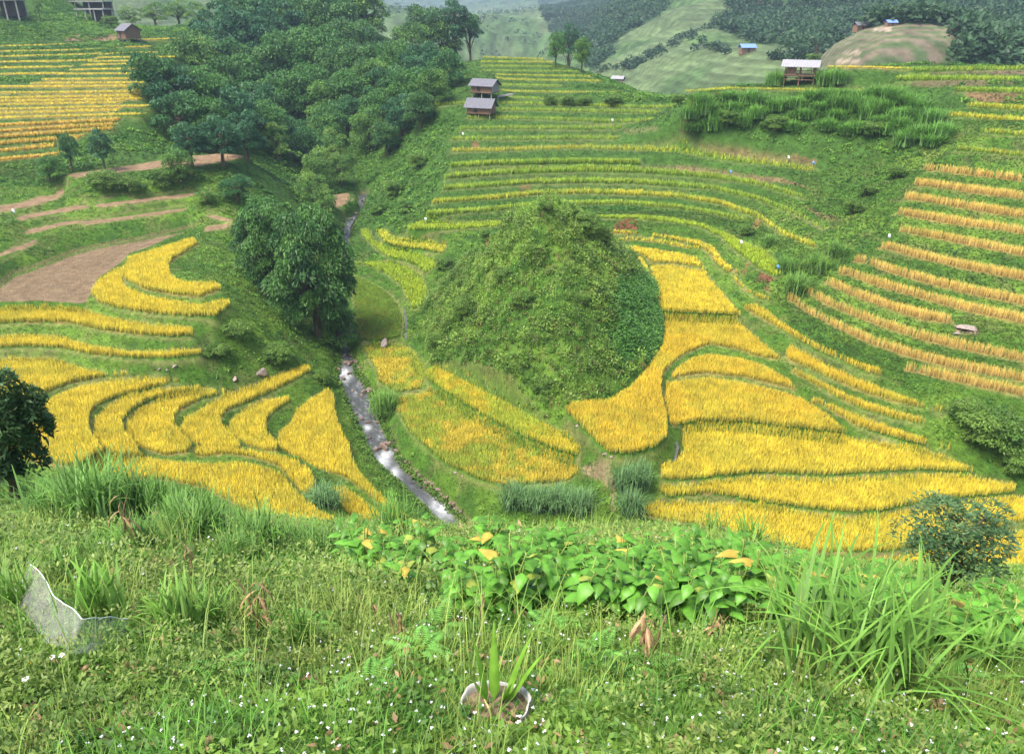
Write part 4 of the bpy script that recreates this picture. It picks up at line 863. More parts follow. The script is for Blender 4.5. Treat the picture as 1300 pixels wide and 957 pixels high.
SINGLE = [(TT[0], 86, 190, 27, 42, 3.2, 'small dark oval tree left of its darker blue-green neighbour, below the yellow hillside'), (TT[2], 127, 188, 30, 44, 3.2, 'blue-green tree with open crown at the foot of the yellow hillside'),
 (TT[1], 60, 214, 30, 30, 2, 'round dark bush-like tree left of the dirt path'), (TB[0], 132, 230, 40, 26, 1.3, 'dark broad shrub on the bank just below the left end of the dirt terrace'),
 (TB[1], 165, 236, 34, 22, 1.1, 'shrub right of the broad dark one on the bank below the dirt terrace'), (TT[3], 225, 212, 46, 38, 2.5, 'dark spreading tree at the edge of the dirt terrace'), (TB[2], 206, 226, 32, 24, 1.4, 'shrub just left of the spreading tree by the dirt terrace'),
 (TT[0], 300, 240, 46, 34, 2, 'dark tree on the slope at the right end of the upper path'), (TL[0], 262, 250, 30, 24, 1.3, 'light green shrub left of the tree at the right end of the upper path'),
 (TT[1], 706, 62, 24, 36, 4, 'left tree of the dark cluster on the far crest above the terraces'), (TT[2], 722, 56, 28, 44, 4, 'middle and tallest tree of the dark cluster on the far crest'), (TT[3], 739, 68, 24, 36, 4, 'right tree of the dark cluster on the far crest'),
 (TL[1], 47, 6, 12, 16, 4, 'lone slim young tree beside the stilted house in the top left corner'),
 (TL[0], 165, 22, 30, 22, 2.2, 'light green tree right of the pair of stilted sheds at the top left'), (TL[1], 195, 18, 36, 26, 2.4, 'light green tree above the small plank hut'), (TL[0], 225, 16, 36, 26, 2.4, 'light green tree second to the right above the small plank hut'),
 (TL[1], 252, 20, 34, 30, 2.4, 'light green tree at the left edge of the dark grove top'), (TB[1], 140, 28, 22, 14, 1.5, 'low bush just right of the stilted sheds at the top left'),
 (TB[2], 1262, 548, 74, 60, 1.6, 'large tangled dark shrub at the right edge below the lowest strip'), (TB[0], 1230, 525, 46, 36, 1.3, 'tangled shrub left of the large one at the right edge'), (TB[1], 1292, 590, 40, 40, 1.3, 'shrub at the right edge in front of the large tangled one'),
 (TB[2], 692, 262, 20, 14, .6, 'bright leafy shrub on the very top of the scrubby mound'), (TB[0], 745, 285, 36, 30, 1.2, 'shrub on the right shoulder of the mound'), (TB[1], 768, 300, 20, 26, 1.4, 'dark narrow shrub on the right edge of the mound behind the golden fields'),
 (TB[2], 565, 335, 26, 20, .8, 'dark bush on the left shoulder of the mound above the lime paddies'), (TB[0], 592, 392, 36, 30, .9, 'dark leafy bush on the left face of the mound'), (TB[1], 640, 350, 26, 20, .7, 'dark bush high on the front face of the mound'),
 (TB[2], 663, 380, 30, 22, .7, 'dark bush in the middle of the mound front'), (TB[0], 555, 432, 24, 20, .8, 'bush at the left foot of the mound beside the path'), (TB[1], 690, 490, 30, 22, .7, 'bush low on the front of the mound'), (TB[2], 620, 300, 24, 18, .7, 'bush on the upper left slope of the mound'),
 (TB[0], 740, 380, 22, 16, .6, 'bush on the right face of the mound near the vines'), (TB[1], 530, 205, 26, 20, 1.2, 'bush on the slope left of the central terraces, upper'), (TB[2], 500, 240, 28, 22, 1.2, 'bush on the slope left of the central terraces, middle'), (TL[0], 515, 262, 26, 18, 1, 'bright bush near the foot of the slope left of the central terraces'),
 (TL[1], 480, 265, 22, 20, 1, 'light bush beside the upper stream'), (TL[0], 410, 250, 30, 26, 1.6, 'light green bushy tree above the big streamside tree'), (TB[0], 300, 420, 40, 24, .9, 'low shrub on the grassy knoll right of the golden strips'), (TB[1], 350, 450, 44, 26, .9, 'low shrub on the knoll left of the big tree'),
 (TB[2], 275, 445, 30, 18, .7, 'low shrub on the knoll above the fan of golden lobes'), (TB[0], 320, 340, 40, 30, 1.2, 'shrub on the green knoll behind the hook-shaped paddy'), (TB[1], 410, 480, 24, 20, .8, 'shrub on the left bank right above the riverside paddy'),
 (TB[2], 1035, 75, 22, 12, 1.2, 'round bush on the crest just right of the open hut'), (TB[0], 862, 128, 24, 16, 1, 'bush on the saddle beside the end of the green strips'), (TB[1], 985, 158, 34, 22, 1.2, 'dark bush under the crest below the open hut'),
 (TB[2], 930, 150, 34, 18, 1.2, 'dark bush under the crest left of the open hut'), (TB[0], 1110, 165, 34, 20, 1.1, 'bush on the crest slope below the tall bright grass'), (TB[1], 1083, 262, 26, 18, 1.1, 'dark bush in the gully left of the right slope strips, upper'), (TB[2], 1100, 240, 22, 16, 1.1, 'dark bush in the gully left of the right slope strips, top'),
 (TB[0], 1140, 218, 26, 14, 1, 'bush in the gully near the first gold strip'), (TB[1], 948, 292, 20, 12, .8, 'bush between the lime strips above the landslip'), (TB[2], 700, 127, 20, 12, .9, 'left of three low dark bushes between green strips right of the huts'), (TB[1], 722, 128, 22, 12, .9, 'middle of three low dark bushes between green strips right of the huts'), (TB[0], 742, 128, 20, 12, .9, 'right of three low dark bushes between green strips right of the huts'),
 (TB[0], 778, 127, 26, 12, .9, 'low bush at the right end of the upper central terraces')]
for T, u, v, w_, h_, hc, lab in SINGLE:
    nm = 'shrub' if (T in TB or 'shrub' in lab or 'bush' in lab) and 'tree' not in lab.split(' ')[:5] else 'broadleaf_tree'
    put_tree(T, u, v, w_, h_, hc=hc, name=nm, label=lab, cat='tree' if nm != 'shrub' else 'shrub')
# reed-like tall grass clumps
def grass_template(seed, K, h, w_, spread, ct, cb, droop=1.0, segs=5):
    global rng; keep_, rng = rng, np.random.default_rng(seed)
    n = K//8; a = rng.uniform(0, 6.28, n); r = rng.uniform(0, .25, n)*spread
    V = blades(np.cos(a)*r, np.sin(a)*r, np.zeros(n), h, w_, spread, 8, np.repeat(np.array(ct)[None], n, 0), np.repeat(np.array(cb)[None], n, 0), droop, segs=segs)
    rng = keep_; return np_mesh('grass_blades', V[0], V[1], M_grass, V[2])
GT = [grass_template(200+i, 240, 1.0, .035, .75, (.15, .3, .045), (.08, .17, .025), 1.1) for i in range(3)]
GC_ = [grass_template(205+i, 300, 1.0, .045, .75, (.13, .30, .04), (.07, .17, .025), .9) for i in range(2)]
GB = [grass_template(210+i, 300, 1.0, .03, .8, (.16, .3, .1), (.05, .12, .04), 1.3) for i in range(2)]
def put_grass(T, u, v, h, w_=None, label='', group=None, ymin=30, name='grass_clump', cat='grass clump'):
    r = hit(u, v, ymin)
    if r is None: return
    o = bpy.data.objects.new(name, random.choice(T)); link(o); o.location = (r[0], r[1], r[2]-.05); w_ = w_ or h
    o.scale = (w_, w_, h); o.rotation_euler = (0, 0, random.uniform(0, 6.28)); tag(o, label, cat, group)
gl = 'spiky lemongrass clumps on the valley floor'
for u, v, lab in [(652, 640, 'leftmost of the row of four spiky blue-green grass clumps'), (684, 645, 'second from the left in the row of four spiky blue-green clumps'), (710, 645, 'third from the left in the row of four spiky blue-green clumps'), (736, 648, 'rightmost of the row of four spiky blue-green clumps')]:
    put_grass(GB, u, v, 2.8, 2.3, lab, gl)
for u, v, lab in [(793, 617, 'left spiky clump of the pair beside the small path'), (811, 615, 'right spiky clump of the pair beside the small path'), (801, 652, 'spiky clump in front of the pair beside the small path')]:
    put_grass(GB, u, v, 2.9, 2.2, lab, gl)
put_grass(GB, 411, 640, 2.1, 2.4, 'round blue-green tussock between the nearest golden paddies and the stream', None)
for u, v, h_, lab in [(492, 522, 3.0, 'tall upright grass on the right bank of the stream'), (487, 530, 2.4, 'lower grass left of the tall upright grass at the stream'), (443, 405, 2.2, 'grass at the corner of the dark green paddy by the stream'), (1010, 372, 3.2, 'big arching grass clump at the left end of the long gold strips'), (1035, 345, 3.0, 'big arching grass clump behind the one at the strip ends'), (1060, 325, 2.6, 'arching grass clump third up the gully beside the gold strips'), (995, 345, 2.6, 'arching grass above the reddish landslip'), (975, 312, 2.0, 'grass on the bank between the lime strips and the gully')]:
    put_grass(GT, u, v, h_, h_*.9, lab)
tg = 'tall cane grass on the crest below the open hut'
for u, v in [(875, 150), (893, 145), (912, 150), (905, 165), (930, 140), (945, 160), (960, 150), (880, 165), (1020, 150), (1040, 140), (1060, 150), (1080, 140), (1100, 150), (1120, 140), (1140, 155), (1160, 150), (1050, 165), (1075, 170), (1130, 170), (1180, 160), (890, 135), (925, 128), (955, 132), (985, 140), (1010, 136), (1030, 128), (1050, 126), (1070, 124), (1090, 126), (1110, 126), (1130, 128), (1150, 132), (1165, 140), (1100, 138), (1060, 138), (1120, 158), (1095, 168), (1145, 168), (1005, 165), (1165, 175), (1185, 185), (1195, 175), (1150, 185), (1048, 108), (1062, 106), (985, 108), (1240, 82), (1260, 82), (1280, 82)]:
    put_grass(GC_, u, v, random.uniform(1.7, 3.2), 3.3, 'tall bright green cane grass clump growing along the crest beside and below the open hut' if v > 115 else ('tall cane grass on the crest right beside the open hut' if u < 1100 else 'tall cane grass on the crest at the top right edge'), tg)
# forest on the far hills: each crown a leafy lump
fi_, fj_ = np.nonzero(forest & (Vf > -25) & (Uf > -60) & (Uf < 1360)); wgt = np.gradient(FX, axis=1)[fi_, fj_]*np.gradient(FY, axis=0)[fi_, fj_]/FY[fi_, fj_]**1.4
k = rng.choice(len(fi_), 8500, p=wgt/wgt.sum()); x = FX[fi_[k], fj_[k]]+rng.uniform(-1, 1, len(k)); y = FY[fi_[k], fj_[k]]+rng.uniform(-2, 2, len(k)); z = FZ[fi_[k], fj_[k]]
col = mixcol((.02, .06, .025), (.055, .115, .04), fbm(x*.02, y*.02, 80)*.5+rng.uniform(0, .5, len(x)))
V = puffs(x, y, z+1.0, rng.uniform(2.5, 5, len(x)), 46, 1.9, 1.2, col, 1.2, .3); tag(np_obj('far_forest', V[0], V[1], M_leaf, V[2]), kind='stuff')
fi_, fj_ = np.nonzero((~forest) & (~spur) & (Vf > -25) & (Uf > 380) & (Uf < 1360) & (FY > 300)); wgt = np.gradient(FX, axis=1)[fi_, fj_]*np.gradient(FY, axis=0)[fi_, fj_]*(fbm(FX*.01, FY*.01, 83)[fi_, fj_] > .5)
k = rng.choice(len(fi_), 1500, p=wgt/wgt.sum()); x = FX[fi_[k], fj_[k]]; y = FY[fi_[k], fj_[k]]; z = FZ[fi_[k], fj_[k]]
V = puffs(x, y, z+.6, rng.uniform(1.2, 3.2, len(x))*(1+y/1500), 30, 1.8, 1.1, np.repeat(np.array([[.035, .075, .03]]), len(x), 0), 1.1, .3); tag(np_obj('far_scattered_trees', V[0], V[1], M_leaf, V[2]), kind='stuff')
# hedges and single trees far off
k = []; hx = []
for c, s, n in [('C', '60,190;90,165;150,190;190,200', 10), ('C', '700,100;640,130;580,165;530,200', 24), ('C', '350,215;420,230;480,215', 14), ('X', '560,45;600,60;640,75', 0), ('X', '945,0;925,25;880,45;850,60;800,85;755,92', 60)]:
    P = resample(cv(c, s), 2)
    for q in range(n):
        u, v = P[rng.integers(0, len(P))]+rng.normal(0, 2, 2); dd = (Uf-u)**2+(Vf-v)**2; i, j = np.unravel_index(np.argmin(dd), dd.shape)
        hx.append((FX[i, j], FY[i, j], FZ[i, j]))
hx = np.array(hx); V = puffs(hx[:, 0], hx[:, 1], hx[:, 2]+.6, rng.uniform(1.5, 3, len(hx)), 40, 1.4, .9, np.repeat(np.array([[.03, .07, .03]]), len(hx), 0), 1.1, .3)
tag(np_obj('far_hedge', V[0], V[1], M_leaf, V[2]), kind='stuff')

# ---------------------------------------------------------------- the air
import bmesh
def haze(dens):
    bm = bmesh.new(); bmesh.ops.create_cube(bm, size=1); me = bpy.data.meshes.new('haze'); bm.to_mesh(me); bm.free()
    zb = min(float(H.min()), float(FZ.min()))-1.5; zt = max(float(H.max()), float(FZ.max()))+25
    o = link(bpy.data.objects.new('haze', me)); o.location = (0, 1600, (zb+zt)/2); o.scale = (7400, 3300, zt-zb)
    m = bpy.data.materials.new('haze'); m.use_nodes = True; t = m.node_tree; t.nodes.remove(t.nodes['Principled BSDF'])
    v = t.nodes.new('ShaderNodeVolumePrincipled'); v.inputs['Density'].default_value = dens; v.inputs['Color'].default_value = (.6, .78, 1, 1); v.inputs['Anisotropy'].default_value = .2
    t.links.new(v.outputs[0], t.nodes['Material Output'].inputs['Volume']); me.materials.append(m); tag(o, kind='stuff')
haze(.00027)
# ---------------------------------------------------------------- huts, sheds and small markers
def box(bm, cx, cy, cz, sx, sy, sz, rot=None):
    r = bmesh.ops.create_cube(bm, size=1)['verts']
    for v in r:
        p = Vector((v.co.x*sx, v.co.y*sy, v.co.z*sz))
        if rot is not None: p = rot @ p
        v.co = p+Vector((cx, cy, cz))
def bm_obj(name, bm, mat, parent=None, bevel=0):
    bmesh.ops.recalc_face_normals(bm, faces=bm.faces)
    me = bpy.data.meshes.new(name); bm.to_mesh(me); bm.free(); me.materials.append(mat)
    return link(bpy.data.objects.new(name, me), parent)
M_wood = plain_mat('weathered planks', (.2, .125, .08), .85, .2, 5, .45, (6, 6, .5), .5)
M_pale = plain_mat('grey bleached planks', (.26, .25, .24), .85, .2, 5, .3, (7, 7, .5), .5)
M_roof = plain_mat('fibre cement roofing', (.13, .13, .15), .8, .3, 3, .3, (9, .6, 1), .6)
M_tin = plain_mat('tin roofing', (.3, .29, .3), .5, .4, 3, .2, (9, .6, 1), .5, .2)
M_conc = plain_mat('pale concrete', (.26, .26, .24), .85, .2, 3, .25)
M_dark = plain_mat('dark boards', (.06, .05, .045), .9, .1, 4, .3)
M_blue = plain_mat('blue sheeting', (.15, .25, .5), .6, .3, 4, .2)
from mathutils import Matrix
def roof_bm(L, D, rise, over, corr=True):
    bm = bmesh.new(); n = 26
    for sgn in (-1, 1):
        rows = []
        for k in range(n+1):
            x = -L/2-over+(L+2*over)*k/n; w_ = .05*(k % 2)
            rows.append((bm.verts.new((x, 0, rise+w_)), bm.verts.new((x, sgn*(D/2+over), -over*rise/(D/2)*.8+w_)), bm.verts.new((x, sgn*(D/2+over), -over*rise/(D/2)*.8+w_-.09)), bm.verts.new((x, 0, rise+w_-.09))))
        for a, b in zip(rows[:-1], rows[1:]):
            for i in range(4): bm.faces.new((a[i], b[i], b[(i+1) % 4], a[(i+1) % 4]))
        bm.faces.new(rows[0]); bm.faces.new(rows[-1][::-1])
    return bm
def ground_at(u, v):
    r = hit(u, v, 44); return None if r is None else (float(r[0]), float(r[1]), float(r[2]))
def hut(u, v, yaw, L, D, legs, wallh, rise, label, roofm=None, wallm=None, gable=None, openw=False, over=.5, pos=None):
    p = pos or ground_at(u, v); root = bpy.data.objects.new('stilt_hut', None); link(root); root.location = (p[0], p[1], p[2]-.1); root.rotation_euler = (0, 0, math.radians(yaw))
    wm = wallm or M_wood; z0 = legs
    for ix in (-1, 0, 1):
        for iy in (-1, 1):
            bm = bmesh.new(); top = legs+wallh if openw else legs
            box(bm, ix*(L/2-.15), iy*(D/2-.15), (top-1.0)/2, .16, .16, top+1.0); bm_obj('post', bm, M_pale if not openw else M_wood, root)
    bm = bmesh.new(); box(bm, 0, 0, z0, L+.3, D+.3, .12); box(bm, 0, -D/2-.02, z0-.12, L+.1, .1, .14); bm_obj('floor', bm, wm, root)
    if not openw:
        bm = bmesh.new(); n = 22
        for k in range(n):
            x = -L/2+L*(k+.5)/n; hh = wallh-.02*(k % 3)
            for s in (-1, 1): box(bm, x, s*D/2, z0+.06+hh/2, L/n-.03, .05+.02*(k % 2), hh)
        bm_obj('wall', bm, wm, root)
        bm = bmesh.new(); n = 12
        for k in range(n):
            y = -D/2+.04+(D-.08)*(k+.5)/n; hh = wallh+rise*(1-abs(y)/(D/2))-.12
            for s in (-1, 1): box(bm, s*L/2, y, z0+.06+hh/2, .05+.02*(k % 2), (D-.08)/n-.03, hh)
        bm_obj('gable_wall', bm, gable or wm, root)
        bm = bmesh.new(); box(bm, -L*.12, -D/2-.06, z0+wallh*.45, .75, .05, wallh*.8); bm_obj('door', bm, M_dark, root)
    else:
        bm = bmesh.new(); box(bm, 0, -D/2, z0+.5, L, .08, .1); box(bm, 0, D/2, z0+.5, L, .08, .1); box(bm, -L/2, 0, z0+.5, .08, D, .1); bm_obj('railing', bm, M_wood, root)
        bm = bmesh.new(); box(bm, -L*.26, -D/2+.1, z0+.06+wallh*.5, L*.3, .05, wallh*.95); bm_obj('wall', bm, M_wood, root)
        bm = bmesh.new(); box(bm, 0, D/2-.1, z0-.6, L, .08, .1); box(bm, 0, -D/2, z0-.7, L, .08, .1); box(bm, L*.1, -D/2-.02, z0-.3, .1, .08, 1.1); bm_obj('cross_beam', bm, M_wood, root)
    bm = roof_bm(L, D, rise, over); r = bm_obj('roof', bm, roofm or M_roof, root); r.location = (0, 0, z0+.06+wallh)
    tag(root, label, 'hut'); return root
hut(616, 126, -28, 4.6, 3.0, 1.5, 1.35, .95, 'upper of two stilt huts, with grey roof and pale plank gable, on tall posts', gable=M_pale)
hut(611, 146, -20, 4.7, 2.8, .55, 1.25, 1.2, 'lower of two stilt huts, brown plank walls under a steep grey roof')
hut(1014, 106, -22, 5.0, 3.2, 1.5, 1.5, .75, 'open hut with pale tin roof and wooden rails on the grassy crest', roofm=M_tin, openw=True, over=.6)
hut(165, 52, -42, 4.6, 3.6, .7, 1.9, 1.3, 'small brown plank hut with dark roof above the yellow hillside at top left')
def platform_house(u, v, L, D, H_, yaw, label, lower=False):
    p = ground_at(u, v)
    if p is None: return
    root = bpy.data.objects.new('pillar_house', None); link(root); root.location = (p[0], p[1], p[2]); root.rotation_euler = (0, 0, math.radians(yaw))
    for ix in (-1, -.33, .33, 1):
        for iy in (-1, 1):
            bm = bmesh.new(); box(bm, ix*(L/2-.4), iy*(D/2-.4), H_/2-1, .3, .3, H_+2); bm_obj('pillar', bm, M_conc, root)
    bm = bmesh.new(); box(bm, 0, 0, H_, L, D, .35); bm_obj('slab', bm, M_conc, root)
    bm = bmesh.new(); box(bm, L*.2, D*.15, H_/2, L*.5, D*.6, H_-.3); bm_obj('back_wall', bm, M_dark, root)
    if not lower:
        bm = bmesh.new()
        for k in range(14): box(bm, -L/2+.3+(L-.6)*k/13, -D/2+.3, H_+.17+.8, .09, .09, 1.6)
        box(bm, 0, -D/2+.3, H_+1.1, L-.5, .07, .09); bm_obj('railing', bm, M_wood, root)
    tag(root, label, 'house')
platform_house(8, 22, 9, 6, 4.0, 8, 'pillar house in the very top left corner with white posts and dark wall')
platform_house(112, 16, 14, 6, 3.0, -4, 'longer, higher pillar shed of two at the top left, with a stick railing')
platform_house(122, 28, 8.5, 5, 3.2, -6, 'lower pillar shed with three slanting white posts in front of the longer one', True)
platform_house(183, 16, 7, 5, 3.0, 0, 'small pillar house half out of the top edge, right of the pair of sheds', True)
def small_house(u, v, L, label, far=False, roofm=None):
    if far:
        dd = (Uf-u)**2+(Vf-v)**2; i, j = np.unravel_index(np.argmin(dd), dd.shape); p = (float(FX[i, j]), float(FY[i, j]), float(FZ[i, j])-.2)
    else: p = ground_at(u, v)
    if p is None: return
    root = bpy.data.objects.new('farm_house', None); link(root); root.location = p; root.rotation_euler = (0, 0, random.uniform(-.4, .4))
    bm = bmesh.new(); box(bm, 0, 0, L*.14, L, L*.6, L*.5); bm_obj('wall', bm, M_wood, root)
    bm = bmesh.new(); box(bm, 0, -L*.3-.03, L*.2, L*.14, .08, L*.3); bm_obj('door', bm, M_dark, root)
    r = bm_obj('roof', roof_bm(L, L*.6, L*.2, L*.08), roofm or M_roof, root); r.location = (0, 0, L*.39); tag(root, label, 'house')
small_house(281, 10, 9, 'grey-roofed house at the top edge behind the light green trees')
small_house(330, 8, 9, 'pale house at the top edge behind the dark grove', roofm=M_tin)
small_house(786, 105, 5, 'tiny farm house on the far slope beyond the right end of the central terraces', True, M_tin)
small_house(947, 66, 5.5, 'blue-roofed farm house on the pale green far slope', True, M_blue)
small_house(1094, 38, 4, 'dark little house at the top left corner of the brown terraced spur', True)
small_house(1130, 33, 3, 'blue-roofed shelter on top of the brown terraced spur', True, M_blue)
M_bagw = plain_mat('white plastic', (.8, .8, .8), .5, .4, 8, .1); M_bagb = plain_mat('blue plastic', (.12, .35, .65), .5, .4, 8, .15); M_bagd = plain_mat('dark cloth', (.08, .06, .06), .9, .1, 8, .3)
def bag_mesh(m, seed):
    bm = bmesh.new(); bmesh.ops.create_icosphere(bm, subdivisions=2, radius=1); r_ = random.Random(seed)
    for v in bm.verts: v.co = Vector((v.co.x*(.16+.06*r_.random()), v.co.y*.12*(.7+r_.random()*.5), v.co.z*(.22+.06*r_.random())-.1*v.co.x))
    me = bpy.data.meshes.new('bag'); bm.to_mesh(me); bm.free(); me.materials.append(m); return me
def scare(u, v, m, seed, label, h=1.5):
    p = ground_at(u, v)
    if p is None: return
    root = bpy.data.objects.new('scarecrow_stick', None); link(root); root.location = p
    V, Fq = tube([(0, 0, -.1), (.03, 0, h*.5), (0, .03, h)], [.03, .025, .02], 6); link(bpy.data.objects.new('stick', np_mesh('stick', V, Fq, M_wood)), root)
    b_ = link(bpy.data.objects.new('bag', bag_mesh(m, seed)), root); b_.location = (0, 0, h-.1); tag(root, label, 'scarecrow')
scare(777, 163, M_bagw, 1, 'white bag on a stick among the green strips at the right of the central slope')
scare(1000, 209, M_bagw, 2, 'small white bag on a stick in the upper curved strip right of the central slope', 1.2)
scare(1031, 219, M_bagb, 3, 'blue bag on a stick at the right end of the upper curved green strip')
scare(927, 228, M_bagb, 4, 'small blue bag on a stick left of the others on the curved strips', 1.3)
scare(1008, 246, M_bagd, 5, 'dark cloth on a stick beside the curved green strips')
scare(940, 318, M_bagw, 6, 'white rags on a stick in the lime strip above the landslip', 1.2)
scare(986, 352, M_bagb, 7, 'pale blue rag on a stick beside the big arching grass clump', 1.4)
scare(588, 176, M_bagw, 8, 'white rag on a stick at the left edge of the central green strips', .9)
scare(541, 285, M_bagw, 9, 'short white marker post near the left end of the lowest green strips', .9)
scare(19, 275, M_bagw, 10, 'white and dark bundle on a stick at the edge of the dirt path', .8)
scare(1127, 311, M_bagw, 11, 'white bag on a stick above the left end of a right slope strip', 1.2)
# wood pile beside the upper hut
p = ground_at(640, 124)
if p:
    root = bpy.data.objects.new('wood_pile', None); link(root); root.location = (p[0], p[1], p[2])
    for k in range(8):
        V, Fq = tube([(-1.3+.1*k, .2*k-.6, .1+.1*(k % 3)), (1.2+.1*k, .2*k-.5, .45+.12*(k % 3))], [.09, .07], 7); link(bpy.data.objects.new('log', np_mesh('log', V, Fq, M_pale)), root)
    tag(root, 'small pile of pale poles lying right of the upper stilt hut', 'wood pile')
# ---------------------------------------------------------------- foreground
def fhit(u, v):
    r = raycast(H, u, v, .9)[0]; return (float(r[0]), float(r[1]), float(r[2]))
def fpts(n, y0, y1, x0=-.85, x1=.85, pw=1.0):
    yy = y0+(y1-y0)*rng.uniform(0, 1, n)**pw; x = rng.uniform(x0, x1, n)*(yy+3.2); return x, yy, ground(x, yy)
parts = []
for (n, y0, y1, r0, L, nl) in [(9000, .9, 4.5, .075, .042, 14), (9000, 4.5, 10, .13, .07, 12), (9000, 10, 26, .26, .14, 12)]:
    x, y, z = fpts(n, y0, y1); q = fbm(x*1.3, y*1.3, 101); q2 = fbm(x*5, y*5, 102)
    col = mixcol((.05, .145, .018), (.16, .27, .04), smooth(.35, .65, q*.5+q2*.5)); br_ = (rng.uniform(0, 1, n) < .06)[:, None]; col = np.where(br_, np.array((.3, .2, .1)), col)
    parts.append(puffs(x, y, z-r0*.2, r0*rng.uniform(.6, 1.5, n), nl, L, L*.55, col, .9, .1))
for (n, y0, y1, r0, L, nl, hz) in [(2600, 1.2, 5, .12, .03, 34, .08), (3200, 4.5, 12, .22, .05, 34, .14)]:
    x, y, z = fpts(n, y0, y1); k = fbm(x*.8+7, y*.8, 111) > .47; x, y, z = x[k], y[k], z[k]; n = len(x)
    col = mixcol((.06, .13, .02), (.24, .31, .07), rng.uniform(0, 1, n)); parts.append(puffs(x, y, z+hz*rng.uniform(.2, 1.2, n), r0*rng.uniform(.6, 1.3, n), nl, L, L*.45, col, .9, -.1))
V = merge(*parts); tag(np_obj('low_herbs', V[0], V[1], M_leaf, V[2]), kind='stuff')
parts = []
for (n, y0, y1, h, w_) in [(5000, .9, 4, .11, .004), (6000, 4, 12, .2, .009), (5000, 12, 26, .4, .02), (1500, 1.2, 9, .3, .006), (500, 3, 11, .5, .009)]:
    x, y, z = fpts(n, y0, y1); q = fbm(x*.9, y*.9, 103)
    col = mixcol((.11, .27, .03), (.27, .38, .07), smooth(.35, .65, q)); parts.append(blades(x, y, z, h*(.5+q), w_, h*.7, 6, col, col*.7, .6, segs=3))
V = merge(*parts); tag(np_obj('wild_grass', V[0], V[1], M_grass, V[2]), kind='stuff')
M_flower = foliage_mat('white petals', .3, .6, .2, .05, 4)
parts = []
for (n, y0, y1, s) in [(1900, 1.0, 4.5, .010), (2000, 4.5, 11, .017)]:
    x, y, z = fpts(n, y0, y1); k = fbm(x*.7+3, y*.7, 104)+.25*(x > -1.5)*(y > 2) > .55; x, y, z = x[k], y[k], z[k]
    parts.append(puffs(x, y, z+rng.uniform(.05, .12, len(x))*(1 if y1 < 5 else 1.6), np.full(len(x), s*.6), 6, s, s*.8, np.repeat(np.array([[.85, .83, .88]]), len(x), 0), .6, 0))
V = merge(*parts); tag(np_obj('tiny_white_flowers', V[0], V[1], M_flower, V[2]), kind='stuff')

# broad leaves with a fold, a bend and a pointed tip
def bigleaf(pos, az, el, L, W, bend=.8, fold=.25, n=6, shape=.42):
    "returns V,F of one leaf starting at pos"
    pos = np.array(pos, float); d = np.array((math.cos(az)*math.cos(el), math.sin(az)*math.cos(el), math.sin(el))); side = np.array((-math.sin(az), math.cos(az), 0)); V = []; p = pos.copy(); e = el
    for i in range(n+1):
        t = i/n; wd = W*.5*(math.sin(math.pi*t**shape*1.0)**.8 if 0 < t < 1 else .04)
        up = np.cross(d, side); V += [p-side*wd+up*fold*wd*-1, p.copy(), p+side*wd+up*fold*wd*-1]
        e -= bend/n; d = np.array((math.cos(az)*math.cos(e), math.sin(az)*math.cos(e), math.sin(e))); p = p+d*L/n
    Fq = []
    for i in range(n):
        a = 3*i; Fq += [(a, a+1, a+4, a+3), (a+1, a+2, a+5, a+4)]
    return np.array(V), np.array(Fq)
def bl_template(seed):
    r_ = random.Random(seed); st = []; lf = []; T = []
    for s in range(3):
        lean = r_.uniform(.05, .3); a = r_.uniform(0, 6.28); h = r_.uniform(.6, 1.0)
        P = [np.array((math.cos(a)*lean*t**1.3, math.sin(a)*lean*t**1.3, h*t)) for t in np.linspace(0, 1, 6)]; st.append(tube(P, np.linspace(.014, .006, 6), 6))
        for k in range(9):
            t = .25+.75*(k+.5)/9; q = P[0]*0+np.array((math.cos(a)*lean*t**1.3, math.sin(a)*lean*t**1.3, h*t)); az = k*2.4+r_.uniform(-.4, .4)
            L = r_.uniform(.16, .26)*(1.1 if t < .8 else .75); pe = q+np.array((math.cos(az), math.sin(az), .5))*.05; st.append(tube([q, pe], [.004, .003], 4))
            V, Fq = bigleaf(pe, az, r_.uniform(-.1, .7), L, L*r_.uniform(.55, .7), r_.uniform(.6, 1.5), .35)
            c = np.array((.10, .26, .03))*r_.uniform(.65, 1.25)
            if r_.random() < .08: c = np.array((.28, .34, .06))
            if r_.random() < .006: c = np.array((.45, .33, .06))
            lf.append((V, Fq)); tt = np.repeat(c[None], len(V), 0); tt[1::3] *= 1.25; T.append(tt)
    LV, LF = mergeVF(lf); SV, SF = mergeVF(st)
    M1 = np_mesh('leaves', LV, LF, M_bleaf, np.concatenate(T), True); M2 = np_mesh('stems', SV, SF, M_stem, smooth_=True)
    return M1, M2
M_bleaf = foliage_mat('broad leaves', .35, .42, .35, .2, 14)
M_stem = plain_mat('green stems', (.28, .36, .09), .6, .3, 8, .3)
BL = [bl_template(300+i) for i in range(5)]
def put2(T, names, p, s, name, label, cat, group=None, rz=None, sz=None):
    root = bpy.data.objects.new(name, None); link(root); root.location = p; root.empty_display_size = .1; root.scale = (s, s, sz or s); root.rotation_euler = (0, 0, random.uniform(0, 6.28) if rz is None else rz)
    for me, nm in zip(T, names): link(bpy.data.objects.new(nm, me), root)
    tag(root, label, cat, group); return root
bg_ = 'broad-leaved plants along the brow of the foreground slope'
n_bl = 0
